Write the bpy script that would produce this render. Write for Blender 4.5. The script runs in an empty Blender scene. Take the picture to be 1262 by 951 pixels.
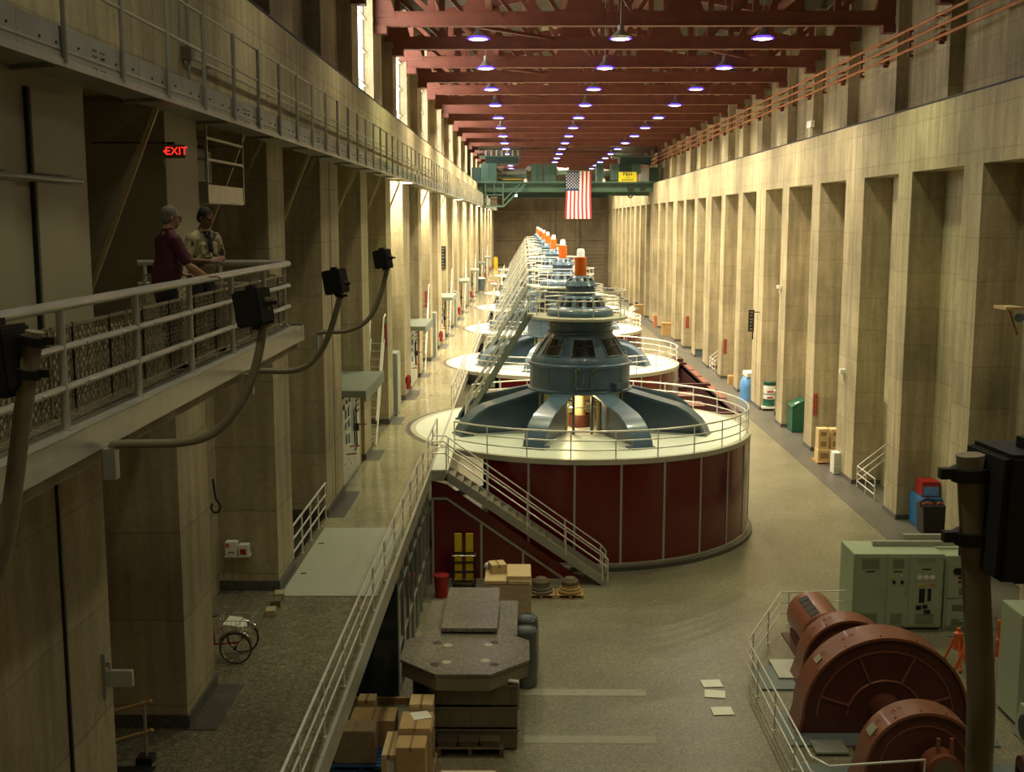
import bpy, bmesh, math, random
from mathutils import Vector, Matrix
random.seed(7)
PI = math.pi
W, H = 1262, 951
F = 1430.0
CZ = 13.0          # camera height over the main floor
WZ = 4.2           # walkway / generator deck level
XL, XR = -5.87, 16.3
C = bpy.context.scene.collection
VX, VY = 646.0, 271.0
PITCH = math.atan((475.5 - VY) / F)
YAW = math.atan((VX - 631.0) / F * math.cos(PITCH))
fw = Vector((-math.sin(YAW) * math.cos(PITCH), math.cos(YAW) * math.cos(PITCH), -math.sin(PITCH)))
rt = Vector((math.cos(YAW), math.sin(YAW), 0))
up = rt.cross(fw)
CAM = Vector((0, 0, CZ))

def ray(px, py):
    return fw + rt * ((px - 631.0) / F) + up * ((475.5 - py) / F)
def P(px, py, z=0.0):          # the point of height z seen at a pixel
    d = ray(px, py); t = (z - CZ) / d.z
    return CAM + d * t
def Q(px, py, y):              # the point at depth y seen at a pixel
    d = ray(px, py); t = y / d.y
    return CAM + d * t

# ---------------------------------------------------------------- materials
MATS = {}
def nd(nt, kind, **kw):
    n = nt.nodes.new(kind)
    for k, v in kw.items(): setattr(n, k, v)
    return n
def newmat(name):
    m = bpy.data.materials.new(name); m.use_nodes = True
    nt = m.node_tree; b = nt.nodes['Principled BSDF']
    MATS[name] = m
    return m, nt, b
def col4(c): return (c[0], c[1], c[2], 1)
def simple(name, col, rough=0.5, metal=0.0, noise=0.12, scale=3.0, bump=0.0, coat=0.0, emit=None, estr=0.0, alpha=1.0):
    m, nt, b = newmat(name)
    b.inputs['Roughness'].default_value = rough
    b.inputs['Metallic'].default_value = metal
    b.inputs['Coat Weight'].default_value = coat
    tc = nd(nt, 'ShaderNodeNewGeometry')
    nz = nd(nt, 'ShaderNodeTexNoise'); nz.inputs['Scale'].default_value = scale; nz.inputs['Detail'].default_value = 5
    nt.links.new(tc.outputs['Position'], nz.inputs['Vector'])
    mr = nd(nt, 'ShaderNodeMapRange'); mr.inputs['To Min'].default_value = 1 - noise * 1.6; mr.inputs['To Max'].default_value = 1 + noise * 1.6
    nt.links.new(nz.outputs['Fac'], mr.inputs['Value'])
    mx = nd(nt, 'ShaderNodeVectorMath', operation='SCALE'); mx.inputs[0].default_value = col[:3]
    nt.links.new(mr.outputs[0], mx.inputs['Scale'])
    nt.links.new(mx.outputs[0], b.inputs['Base Color'])
    if bump:
        bp = nd(nt, 'ShaderNodeBump'); bp.inputs['Strength'].default_value = bump; bp.inputs['Distance'].default_value = 0.02
        nt.links.new(nz.outputs['Fac'], bp.inputs['Height']); nt.links.new(bp.outputs[0], b.inputs['Normal'])
    if emit:
        b.inputs['Emission Color'].default_value = col4(emit); b.inputs['Emission Strength'].default_value = estr
    if alpha < 1: b.inputs['Alpha'].default_value = alpha
    return m

def concrete(name, col, lift=1.55, streak=1.0):
    m, nt, b = newmat(name); L = nt.links.new
    b.inputs['Roughness'].default_value = 0.8
    g = nd(nt, 'ShaderNodeNewGeometry'); sp = nd(nt, 'ShaderNodeSeparateXYZ'); L(g.outputs['Position'], sp.inputs[0])
    def noise(sx, sy, sz, detail=4, rough=0.6):
        vm = nd(nt, 'ShaderNodeVectorMath', operation='MULTIPLY'); vm.inputs[1].default_value = (sx, sy, sz)
        L(g.outputs['Position'], vm.inputs[0])
        n = nd(nt, 'ShaderNodeTexNoise'); n.inputs['Scale'].default_value = 1; n.inputs['Detail'].default_value = detail; n.inputs['Roughness'].default_value = rough
        L(vm.outputs[0], n.inputs['Vector']); return n
    def rng(src, a, bb, c, d):
        r = nd(nt, 'ShaderNodeMapRange'); r.inputs['From Min'].default_value = a; r.inputs['From Max'].default_value = bb
        r.inputs['To Min'].default_value = c; r.inputs['To Max'].default_value = d; L(src, r.inputs['Value']); return r.outputs[0]
    def mul(a, bb):
        x = nd(nt, 'ShaderNodeMath', operation='MULTIPLY'); L(a, x.inputs[0]); L(bb, x.inputs[1]); return x.outputs[0]
    blotch = rng(noise(.35, .35, .25).outputs['Fac'], .3, .7, .70, 1.24)
    vert = rng(noise(3.2, 3.2, .22, 5).outputs['Fac'], .3, .7, 1 - .15 * streak, 1 + .12 * streak)
    fine = rng(noise(9, 9, 9, 3).outputs['Fac'], .3, .7, .90, 1.09)
    # lift joints: thin darker wavy lines
    nj = noise(.8, .8, .1)
    add = nd(nt, 'ShaderNodeMath', operation='MULTIPLY_ADD'); L(nj.outputs['Fac'], add.inputs[0]); add.inputs[1].default_value = .12; L(sp.outputs['Z'], add.inputs[2])
    dv = nd(nt, 'ShaderNodeMath', operation='DIVIDE'); L(add.outputs[0], dv.inputs[0]); dv.inputs[1].default_value = lift
    fr = nd(nt, 'ShaderNodeMath', operation='FRACT'); L(dv.outputs[0], fr.inputs[0])
    line = rng(fr.outputs[0], 0.0, .03, .66, 1.0)
    fl = nd(nt, 'ShaderNodeMath', operation='FLOOR'); L(dv.outputs[0], fl.inputs[0])
    wn = nd(nt, 'ShaderNodeTexWhiteNoise', noise_dimensions='1D'); L(fl.outputs[0], wn.inputs['W'])
    lft = rng(wn.outputs['Value'], 0, 1, .93, 1.06)
    f = mul(mul(mul(blotch, vert), mul(fine, line)), lft)
    rust = rng(noise(.9, .9, .12, 3).outputs['Fac'], .58, .75, 0, .35)
    mixc = nd(nt, 'ShaderNodeMix', data_type='RGBA'); L(rust, mixc.inputs[0])
    mixc.inputs[6].default_value = col4(col); mixc.inputs[7].default_value = (col[0] * 1.0, col[1] * .82, col[2] * .5, 1)
    sc = nd(nt, 'ShaderNodeVectorMath', operation='SCALE'); L(mixc.outputs[2], sc.inputs[0]); L(f, sc.inputs['Scale'])
    L(sc.outputs[0], b.inputs['Base Color'])
    bp = nd(nt, 'ShaderNodeBump'); bp.inputs['Strength'].default_value = .35; bp.inputs['Distance'].default_value = .03
    L(f, bp.inputs['Height']); L(bp.outputs[0], b.inputs['Normal'])
    return m

def terrazzo(name, ca, cb, rough, scale=28, spec=.5):
    m, nt, b = newmat(name); L = nt.links.new
    g = nd(nt, 'ShaderNodeNewGeometry')
    v = nd(nt, 'ShaderNodeTexVoronoi'); v.inputs['Scale'].default_value = scale; L(g.outputs['Position'], v.inputs['Vector'])
    n2 = nd(nt, 'ShaderNodeTexNoise'); n2.inputs['Scale'].default_value = .35; n2.inputs['Detail'].default_value = 6; L(g.outputs['Position'], n2.inputs['Vector'])
    n3 = nd(nt, 'ShaderNodeTexNoise'); n3.inputs['Scale'].default_value = 7; n3.inputs['Detail'].default_value = 6; n3.inputs['Roughness'].default_value = .75; L(g.outputs['Position'], n3.inputs['Vector'])
    mx = nd(nt, 'ShaderNodeMix', data_type='RGBA'); sep = nd(nt, 'ShaderNodeSeparateColor'); L(v.outputs['Color'], sep.inputs[0])
    L(sep.outputs[0], mx.inputs[0]); mx.inputs[6].default_value = col4(ca); mx.inputs[7].default_value = col4(cb)
    r1 = nd(nt, 'ShaderNodeMapRange'); r1.inputs['From Min'].default_value = .3; r1.inputs['From Max'].default_value = .7; r1.inputs['To Min'].default_value = .8; r1.inputs['To Max'].default_value = 1.18; L(n2.outputs['Fac'], r1.inputs['Value'])
    r2 = nd(nt, 'ShaderNodeMapRange'); r2.inputs['From Min'].default_value = .3; r2.inputs['From Max'].default_value = .7; r2.inputs['To Min'].default_value = .78; r2.inputs['To Max'].default_value = 1.22; L(n3.outputs['Fac'], r2.inputs['Value'])
    ml = nd(nt, 'ShaderNodeMath', operation='MULTIPLY'); L(r1.outputs[0], ml.inputs[0]); L(r2.outputs[0], ml.inputs[1])
    # slab joints every 5.8 m
    sp = nd(nt, 'ShaderNodeSeparateXYZ'); L(g.outputs['Position'], sp.inputs[0])
    last = ml.outputs[0]
    for ax in ('X', 'Y'):
        d = nd(nt, 'ShaderNodeMath', operation='DIVIDE'); L(sp.outputs[ax], d.inputs[0]); d.inputs[1].default_value = 5.8
        fr = nd(nt, 'ShaderNodeMath', operation='FRACT'); L(d.outputs[0], fr.inputs[0])
        gt = nd(nt, 'ShaderNodeMapRange'); gt.inputs['From Min'].default_value = 0; gt.inputs['From Max'].default_value = .006; gt.inputs['To Min'].default_value = .75; gt.inputs['To Max'].default_value = 1; L(fr.outputs[0], gt.inputs['Value'])
        mm = nd(nt, 'ShaderNodeMath', operation='MULTIPLY'); L(last, mm.inputs[0]); L(gt.outputs[0], mm.inputs[1]); last = mm.outputs[0]
    sc = nd(nt, 'ShaderNodeVectorMath', operation='SCALE'); L(mx.outputs[2], sc.inputs[0]); L(last, sc.inputs['Scale'])
    L(sc.outputs[0], b.inputs['Base Color'])
    rr = nd(nt, 'ShaderNodeMapRange'); rr.inputs['To Min'].default_value = rough * .7; rr.inputs['To Max'].default_value = rough * 1.35; L(n3.outputs['Fac'], rr.inputs['Value'])
    L(rr.outputs[0], b.inputs['Roughness'])
    b.inputs['Specular IOR Level'].default_value = spec
    return m

def emis(name, col, s):
    m = bpy.data.materials.new(name); m.use_nodes = True; nt = m.node_tree
    nt.nodes.clear()
    e = nt.nodes.new('ShaderNodeEmission'); o = nt.nodes.new('ShaderNodeOutputMaterial')
    e.inputs[0].default_value = col4(col); e.inputs[1].default_value = s
    nt.links.new(e.outputs[0], o.inputs[0]); MATS[name] = m
    return m

concrete('concrete', (.42, .355, .215), streak=1.7)
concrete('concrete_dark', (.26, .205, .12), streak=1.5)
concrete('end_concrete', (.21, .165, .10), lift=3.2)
simple('painted_wall', (.34, .30, .19), .55, noise=.06, scale=.6)
terrazzo('floor_terrazzo', (.115, .103, .066), (.27, .245, .16), .30)
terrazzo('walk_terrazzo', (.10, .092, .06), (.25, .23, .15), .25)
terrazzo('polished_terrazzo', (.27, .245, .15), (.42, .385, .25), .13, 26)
terrazzo('granite', (.055, .05, .042), (.14, .13, .105), .4, 40)
terrazzo('stone_slab', (.13, .118, .09), (.25, .23, .18), .20, 34, .35)
simple('steel_plate', (.44, .46, .36), .42, noise=.06, scale=.8)
simple('deck_white', (.76, .78, .68), .38, noise=.05, scale=1.2)
simple('deck_edge', (.46, .44, .33), .4, noise=.08)
simple('trim_metal', (.42, .40, .31), .35, .3, noise=.06)
simple('panel_red', (.125, .006, .010), .22, noise=.10, scale=1.5, coat=.3)
simple('rail_metal', (.78, .76, .68), .32, .35, noise=.08, scale=8)
simple('galv', (.40, .40, .34), .4, .45, noise=.16, scale=5)
simple('fascia_galv', (.30, .31, .27), .45, .35, noise=.25, scale=1.6)
simple('alu', (.48, .47, .40), .32, .35, noise=.14, scale=3)
simple('blue_paint', (.075, .125, .185), .30, noise=.10, scale=2.0, coat=.3)
simple('blue_dark', (.06, .095, .14), .3, noise=.1, scale=2.0, coat=.3)
simple('dark_glass', (.018, .016, .012), .12, noise=.2)
simple('orange_cap', (.85, .16, .015), .45, noise=.04)
simple('cap_white', (.9, .88, .75), .5, noise=.02)
simple('cream', (.60, .50, .27), .5, noise=.08)
simple('steel_red', (.20, .062, .036), .55, noise=.22, scale=1.3)
simple('roof_dark', (.10, .085, .05), .8, noise=.25, scale=.6)
simple('roof_tan', (.36, .33, .20), .8, noise=.2, scale=.6)
simple('crane_green', (.065, .135, .10), .4, noise=.12, scale=.7)
simple('crane_dark', (.03, .065, .05), .45, noise=.12)
simple('yellow', (.75, .52, .02), .45, noise=.08)
simple('sign_yellow', (.90, .78, .02), .4, noise=.02)
simple('black', (.012, .011, .010), .45, noise=.2)
simple('black_gloss', (.010, .010, .010), .25, noise=.2)
simple('mesh_bronze', (.24, .205, .13), .45, .2, noise=.15)
simple('cable_pole', (.17, .145, .09), .4, .2, noise=.2, scale=12)
simple('pole_olive', (.25, .21, .135), .45, .1, noise=.15, scale=12)
simple('pipe_rust', (.50, .17, .055), .5, noise=.15)
simple('bracket_red', (.20, .045, .022), .55, noise=.15)
simple('white_paint', (.8, .79, .72), .4, noise=.03)
simple('card', (.50, .32, .13), .75, noise=.12, scale=5)
simple('card_light', (.62, .45, .22), .75, noise=.10, scale=5)
simple('card_dark', (.28, .17, .075), .75, noise=.12, scale=5)
simple('timber', (.42, .26, .10), .75, noise=.25, scale=7)
simple('timber_dark', (.12, .085, .045), .8, noise=.25, scale=7)
simple('pallet_blue', (.03, .09, .26), .6, noise=.2, scale=7)
simple('wrap', (.60, .50, .34), .10, noise=.35, scale=7, alpha=.45, coat=.5)
simple('wrap_dark', (.12, .12, .11), .1, noise=.3, scale=5, alpha=.75, coat=.5)
simple('paper', (.82, .80, .68), .6, noise=.03)
simple('cab_green', (.36, .425, .285), .42, noise=.05, scale=1.0)
simple('cab_green_dark', (.14, .18, .10), .5, noise=.05)
simple('machine_red', (.23, .075, .04), .36, noise=.12, scale=2.2, coat=.15)
simple('machine_red_dark', (.10, .028, .016), .5, noise=.15, scale=2.5)
simple('base_blue', (.13, .16, .155), .5, noise=.2, scale=1.8)
simple('board_grey', (.52, .53, .44), .35, noise=.05, scale=1.2)
simple('canopy', (.25, .28, .23), .5, noise=.1, scale=1.5)
simple('gauge_blue', (.05, .10, .20), .3, noise=.05)
simple('red', (.33, .015, .015), .4, noise=.08)
simple('sign_red', (.35, .012, .012), .45, noise=.08)
simple('green_bin', (.012, .10, .055), .4, noise=.1)
simple('bin_grey', (.09, .12, .13), .45, noise=.1)
simple('blue', (.02, .14, .36), .4, noise=.1)
simple('tarp_blue', (.12, .30, .62), .4, noise=.2, scale=3)
simple('orange', (.62, .12, .02), .5, noise=.1)
simple('stripe', (.30, .28, .20), .55, noise=.15, scale=4)
simple('rubber', (.02, .019, .017), .7, noise=.2)
simple('chrome', (.7, .68, .6), .15, 1.0, noise=.02)
simple('flag_red', (.42, .03, .045), .7, noise=.06, scale=2)
simple('flag_white', (.80, .77, .70), .7, noise=.04, scale=2)
simple('flag_blue', (.018, .03, .11), .7, noise=.06, scale=2)
simple('pit_red', (.05, .012, .012), .5, noise=.3, scale=1.2)
simple('skin_light', (.42, .22, .13), .5, noise=.06, scale=20)
simple('skin_dark', (.20, .095, .05), .5, noise=.06, scale=20)
simple('hair_grey', (.16, .15, .125), .8, noise=.35, scale=60, bump=.5)
simple('hair_black', (.012, .010, .009), .7, noise=.3, scale=60, bump=.5)
simple('shirt_maroon', (.075, .010, .026), .75, noise=.15, scale=9, bump=.2)
simple('trousers_dark', (.018, .016, .020), .8, noise=.2, scale=9)
simple('trousers_olive', (.03, .034, .028), .8, noise=.2, scale=9)
emis('lamp_white', (1, .97, 1), 10.0)
emis('fringe_violet', (.14, .05, 1), 2.0)
emis('exit_red', (1, .03, .02), 1.6)
emis('daylight', (1.0, .95, .86), 9.0)
emis('strip_lamp', (1, .85, .5), 14.0)
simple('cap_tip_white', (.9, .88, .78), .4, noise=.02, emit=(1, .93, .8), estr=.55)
emis('pilot_amber', (1, .55, .08), .8)
M = MATS
def shirt_print():
    m, nt, b = newmat('shirt_print'); L = nt.links.new; b.inputs['Roughness'].default_value = .8
    g = nd(nt, 'ShaderNodeNewGeometry'); n = nd(nt, 'ShaderNodeTexNoise'); n.inputs['Scale'].default_value = 9; n.inputs['Detail'].default_value = 2
    L(g.outputs['Position'], n.inputs['Vector'])
    r = nd(nt, 'ShaderNodeValToRGB'); L(n.outputs['Fac'], r.inputs[0])
    r.color_ramp.elements[0].position = .36; r.color_ramp.elements[0].color = (.05, .045, .03, 1)
    r.color_ramp.elements[1].position = .46; r.color_ramp.elements[1].color = (.42, .36, .20, 1)
    L(r.outputs[0], b.inputs['Base Color'])
shirt_print()

# ---------------------------------------------------------------- mesh builder
class MB:
    def __init__(s): s.v = []; s.f = []; s.mi = []; s.sm = False; s.cur = 0
    def add(s, vs, fs):
        o = len(s.v); s.v += [tuple(v) for v in vs]
        for f in fs: s.f.append([i + o for i in f]); s.mi.append(s.cur)
        return s
    def box(s, x0, x1, y0, y1, z0, z1):
        if x0 > x1: x0, x1 = x1, x0
        if y0 > y1: y0, y1 = y1, y0
        if z0 > z1: z0, z1 = z1, z0
        return s.add([(x0, y0, z0), (x1, y0, z0), (x1, y1, z0), (x0, y1, z0), (x0, y0, z1), (x1, y0, z1), (x1, y1, z1), (x0, y1, z1)],
                     [(0, 3, 2, 1), (4, 5, 6, 7), (0, 1, 5, 4), (1, 2, 6, 5), (2, 3, 7, 6), (3, 0, 4, 7)])
    def obox(s, c, size, rz=0, rx=0, ry=0):
        R = Matrix.Rotation(rz, 3, 'Z') @ Matrix.Rotation(ry, 3, 'Y') @ Matrix.Rotation(rx, 3, 'X')
        c = Vector(c); o = len(s.v); hx, hy, hz = size[0] / 2, size[1] / 2, size[2] / 2
        s.box(-hx, hx, -hy, hy, -hz, hz)
        for i in range(o, len(s.v)): s.v[i] = tuple(R @ Vector(s.v[i]) + c)
        return s
    def bar(s, a, b, w, h, upv=(0, 0, 1)):     # rectangular bar from a to b
        a = Vector(a); b = Vector(b); d = (b - a).normalized(); u = Vector(upv)
        if abs(d.dot(u)) > .99: u = Vector((0, 1, 0))
        sd = d.cross(u).normalized() * (w / 2); u2 = sd.cross(d).normalized() * (h / 2)
        vs = [p + i * sd + j * u2 for p in (a, b) for i, j in ((-1, -1), (1, -1), (1, 1), (-1, 1))]
        return s.add(vs, [(0, 1, 2, 3), (7, 6, 5, 4), (0, 4, 5, 1), (1, 5, 6, 2), (2, 6, 7, 3), (3, 7, 4, 0)])
    def tube(s, pts, r, n=8, cap=True, closed=False):
        pts = [Vector(p) for p in pts]; s.sm = True
        if not isinstance(r, (list, tuple)): r = [r] * len(pts)
        rings = []; N = len(pts); prev = None
        for i, p in enumerate(pts):
            if closed: t = (pts[(i + 1) % N] - pts[(i - 1) % N])
            elif i == 0: t = pts[1] - p
            elif i == N - 1: t = p - pts[i - 1]
            else: t = (pts[i + 1] - p).normalized() + (p - pts[i - 1]).normalized()
            t = t.normalized() if t.length > 1e-9 else Vector((0, 0, 1))
            if prev is None:
                u = Vector((0, 0, 1)) if abs(t.z) < .9 else Vector((1, 0, 0))
            else: u = prev
            a = (u - t * u.dot(t)).normalized(); b = t.cross(a); prev = a
            k = 1.0
            rings.append([p + (a * math.cos(2 * PI * j / n) + b * math.sin(2 * PI * j / n)) * r[i] * k for j in range(n)])
        vs = [v for rg in rings for v in rg]; fs = []
        M_ = N if closed else N - 1
        for i in range(M_):
            for j in range(n):
                i2 = (i + 1) % N
                fs.append((i * n + j, i * n + (j + 1) % n, i2 * n + (j + 1) % n, i2 * n + j))
        if cap and not closed:
            fs.append(tuple(range(n - 1, -1, -1))); fs.append(tuple((N - 1) * n + j for j in range(n)))
        return s.add(vs, fs)
    def lathe(s, prof, c=(0, 0, 0), n=32, a0=0, a1=2 * PI, axis='Z', cap=False):
        full = abs(a1 - a0 - 2 * PI) < 1e-6; s.sm = True
        m = n if full else n + 1; vs = []
        for k in range(m):
            a = a0 + (a1 - a0) * k / n
            for (r, z) in prof:
                x, y = r * math.cos(a), r * math.sin(a)
                if axis == 'Z': vs.append((c[0] + x, c[1] + y, c[2] + z))
                elif axis == 'Y': vs.append((c[0] + x, c[1] + z, c[2] + y))
                else: vs.append((c[0] + z, c[1] + x, c[2] + y))
        q = len(prof); fs = []
        for k in range(n):
            k2 = (k + 1) % m
            for j in range(q - 1):
                f = (k * q + j, k2 * q + j, k2 * q + j + 1, k * q + j + 1)
                fs.append(f if axis != 'Y' else f[::-1])
        return s.add(vs, fs)
    def prism(s, poly, lo, hi, axis='Z'):
        n = len(poly); vs = []
        for t in (lo, hi):
            for (a, b) in poly:
                vs.append((a, b, t) if axis == 'Z' else ((a, t, b) if axis == 'Y' else (t, a, b)))
        fs = [tuple(range(n - 1, -1, -1)), tuple(range(n, 2 * n))]
        for i in range(n): fs.append((i, (i + 1) % n, n + (i + 1) % n, n + i))
        return s.add(vs, fs)
    def sphere(s, c, r, n=12, m=8, sc=(1, 1, 1)):
        prof = [(math.sin(PI * j / m) * r, -math.cos(PI * j / m) * r) for j in range(m + 1)]
        o = len(s.v); s.lathe(prof, (0, 0, 0), n)
        for i in range(o, len(s.v)):
            v = s.v[i]; s.v[i] = (v[0] * sc[0] + c[0], v[1] * sc[1] + c[1], v[2] * sc[2] + c[2])
        return s
    def build(s, name, mat, parent=None, org=None, bevel=0.0, smooth=None, mats=None):
        me = bpy.data.meshes.new(name)
        root = Vector((0, 0, 0))
        if parent is not None:
            p = parent
            while p is not None: root = root + p.location; p = p.parent
        if org is None: org = root
        org = Vector(org)
        me.from_pydata([tuple(Vector(v) - org) for v in s.v], [], s.f)
        bm = bmesh.new(); bm.from_mesh(me)
        for i, f in enumerate(bm.faces): f.material_index = s.mi[i]
        bmesh.ops.remove_doubles(bm, verts=bm.verts, dist=1e-5)
        bmesh.ops.recalc_face_normals(bm, faces=bm.faces)
        if bevel: bmesh.ops.bevel(bm, geom=list(bm.edges), offset=bevel, segments=2, affect='EDGES', clamp_overlap=True)
        bm.to_mesh(me); bm.free()
        for mm in (mats or [mat]): me.materials.append(M[mm])
        if s.sm if smooth is None else smooth:
            me.shade_smooth(); me.set_sharp_from_angle(angle=math.radians(35))
        o = bpy.data.objects.new(name, me); C.objects.link(o)
        if parent is not None: o.parent = parent; o.location = org - root
        else: o.location = org
        return o

def thing(name, label, cat, loc=(0, 0, 0), group=None):
    o = bpy.data.objects.new(name, None); C.objects.link(o); o.location = loc
    o['label'] = label; o['category'] = cat; o.empty_display_size = .3
    if group: o['group'] = group
    return o
def tag(o, label, cat, group=None, kind=None):
    o['label'] = label; o['category'] = cat
    if group: o['group'] = group
    if kind: o['kind'] = kind
    return o
def struct(o): o['kind'] = 'structure'; return o
def copy_tree(o, parent=None):
    c = o.copy(); C.objects.link(c)
    if parent is not None: c.parent = parent
    for ch in list(o.children): copy_tree(ch, c)
    return c
def copy_at(o, d, label, group=None):
    c = copy_tree(o); c.location = Vector(o.location) + Vector(d); c['label'] = label
    if group: c['group'] = group
    return c
def text_mesh(name, txt, size, mat, parent, mtx, ext=.004, org=None):
    cu = bpy.data.curves.new(name, 'FONT'); cu.body = txt; cu.size = size; cu.extrude = ext
    cu.align_x = 'CENTER'; cu.align_y = 'CENTER'
    t = bpy.data.objects.new(name + '_tmp', cu); C.objects.link(t)
    bpy.context.view_layer.update()
    me = bpy.data.meshes.new_from_object(t.evaluated_get(bpy.context.evaluated_depsgraph_get()))
    bpy.data.objects.remove(t); bpy.data.curves.remove(cu)
    mtx = Matrix(mtx)
    root = Vector((0, 0, 0)); p = parent
    while p is not None: root = root + p.location; p = p.parent
    me.transform(Matrix.Translation(-root) @ mtx)
    me.materials.clear(); me.materials.append(M[mat])
    o = bpy.data.objects.new(name, me); C.objects.link(o); o.parent = parent
    return o
def facing(loc, xdir, updir):           # matrix for text: its x along xdir, its y along updir
    x = Vector(xdir).normalized(); y = Vector(updir).normalized(); z = x.cross(y)
    m = Matrix((x, y, z)).transposed().to_4x4(); m.translation = Vector(loc); return m

def railing(name, label, pts, height, levels, spacing=1.75, r=.024, mat='rail_metal', parent=None, group=None, posts=None, pr=None, start=True, end=True, cat='railing'):
    """pts: base polyline; levels: heights of the rails"""
    pts = [Vector(p) for p in pts]
    root = parent
    if parent is None: root = thing(name, label, cat, pts[0], group)
    names = ['top_rail'] + ['middle_rail'] * 9
    for k, h in enumerate(levels):
        m = MB(); m.tube([p + Vector((0, 0, h)) for p in pts], r if k else r * 1.15, 8)
        m.build(names[k], mat, root)
    # posts
    seg = [(pts[i + 1] - pts[i]).length for i in range(len(pts) - 1)]; tot = sum(seg)
    if posts is None:
        n = max(1, round(tot / spacing)); posts = [tot * i / n for i in range(n + 1)]
        if not start: posts = posts[1:]
        if not end: posts = posts[:-1]
    for d in posts:
        i = 0
        while i < len(seg) - 1 and d > seg[i]: d -= seg[i]; i += 1
        p = pts[i] + (pts[i + 1] - pts[i]) * (d / seg[i] if seg[i] else 0)
        m = MB(); m.tube([p, p + Vector((0, 0, levels[0]))], pr or r, 8); m.tube([p, p + Vector((0, 0, .02))], r * 2.2, 8)
        m.build('post', mat, root)
    return root
ORD = ['nearest', 'second', 'third', 'fourth', 'fifth', 'sixth', 'seventh', 'eighth', 'ninth', 'tenth', 'eleventh', 'twelfth', 'thirteenth', 'fourteenth',
       'fifteenth', 'sixteenth', 'seventeenth', 'eighteenth', 'nineteenth', 'twentieth', 'twenty-first', 'twenty-second', 'twenty-third', 'twenty-fourth', 'twenty-fifth', 'twenty-sixth',
       'twenty-seventh', 'twenty-eighth', 'twenty-ninth', 'thirtieth']
def ordn(i, what='from the camera'): return 'nearest' if i == 0 else ORD[i] + ' ' + what
simple('glass_dark_blue', (.016, .035, .05), .1, noise=.6, scale=.8, coat=.5)
# ================================================================ THE HALL
DZ = 7.617
CK = lambda k: 58.2 + DZ * k
HW = lambda k: 1.6 if k % 3 == 0 else .9
YE = 228.0
NT, LG, TB = CZ + 2.0, CZ + 4.6, CZ + 9.15     # niche tops, crane ledge, truss bottoms
ZT = 25.6                                       # wall tops

# main floor with the open pit in it
PX0, PX1, PY0, PY1 = 11.2, 14.3, 78.0, 106.0
m = MB()
for (a, b, c, d) in ((-7.4, 17.8, -3, PY0), (-7.4, PX0, PY0, PY1), (PX1, 17.8, PY0, PY1), (-7.4, 17.8, PY1, YE)):
    m.box(a, b, c, d, -.3, 0)
floor = struct(m.build('floor', 'floor_terrazzo'))
m = MB()
m.box(PX0 - .1, PX0, PY0, PY1, -3, -.02); m.box(PX1, PX1 + .1, PY0, PY1, -3, -.02)
m.box(PX0, PX1, PY0 - .1, PY0, -3, -.02); m.box(PX0, PX1, PY1, PY1 + .1, -3, -.02); m.box(PX0, PX1, PY0, PY1, -3.1, -3)
m.build('pit_lining', 'pit_red', floor)
m = MB(); m.box(14.95, 17.8, -3, YE, 0, .015); m.build('granite_border', 'granite', floor)
for (x0, x1, y) in ((P(640, 852).x, P(795, 852).x, P(700, 853).y), (P(645, 910).x, P(808, 910).x, P(700, 911).y)):
    m = MB(); m.box(x0, x1, y - .22, y + .22, 0, .006); m.build('painted_stripe', 'stripe', floor)

# upper walkway slab on the left
YD = P(440, 735, WZ).y; YC = P(440, 651, WZ).y
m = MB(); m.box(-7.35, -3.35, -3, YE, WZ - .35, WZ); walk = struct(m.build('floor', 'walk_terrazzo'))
walk.name = 'floor_walkway'
m = MB(); m.box(-5.75, -3.45, YD, YC, WZ, WZ + .02); pl = m.build('hatch_cover', 'steel_plate', walk, bevel=.004)
for px, py in ((374, 706), (396, 669)):
    p = P(px, py, WZ + .03); m = MB(); m.obox((p.x, p.y, WZ + .025), (.14, .07, .012), .4); m.build('lifting_slot', 'black', pl)
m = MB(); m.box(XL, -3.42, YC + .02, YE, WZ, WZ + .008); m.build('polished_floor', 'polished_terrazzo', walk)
m = MB()
for y in [x * 1.0 for x in range(-3, 228, 21)]: m.box(-3.35, -3.28, y, min(y + 20.98, YE), WZ - .42, WZ + .06)
m.build('edge_channel', 'alu', walk)
m = MB()
for k in range(-8, 23):
    y = CK(k); m.box(-5.9, -5.35, y - HW(k) - .1, y + HW(k) + .1, WZ, WZ + .012)
m.build('granite_margin', 'granite', walk)

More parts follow.
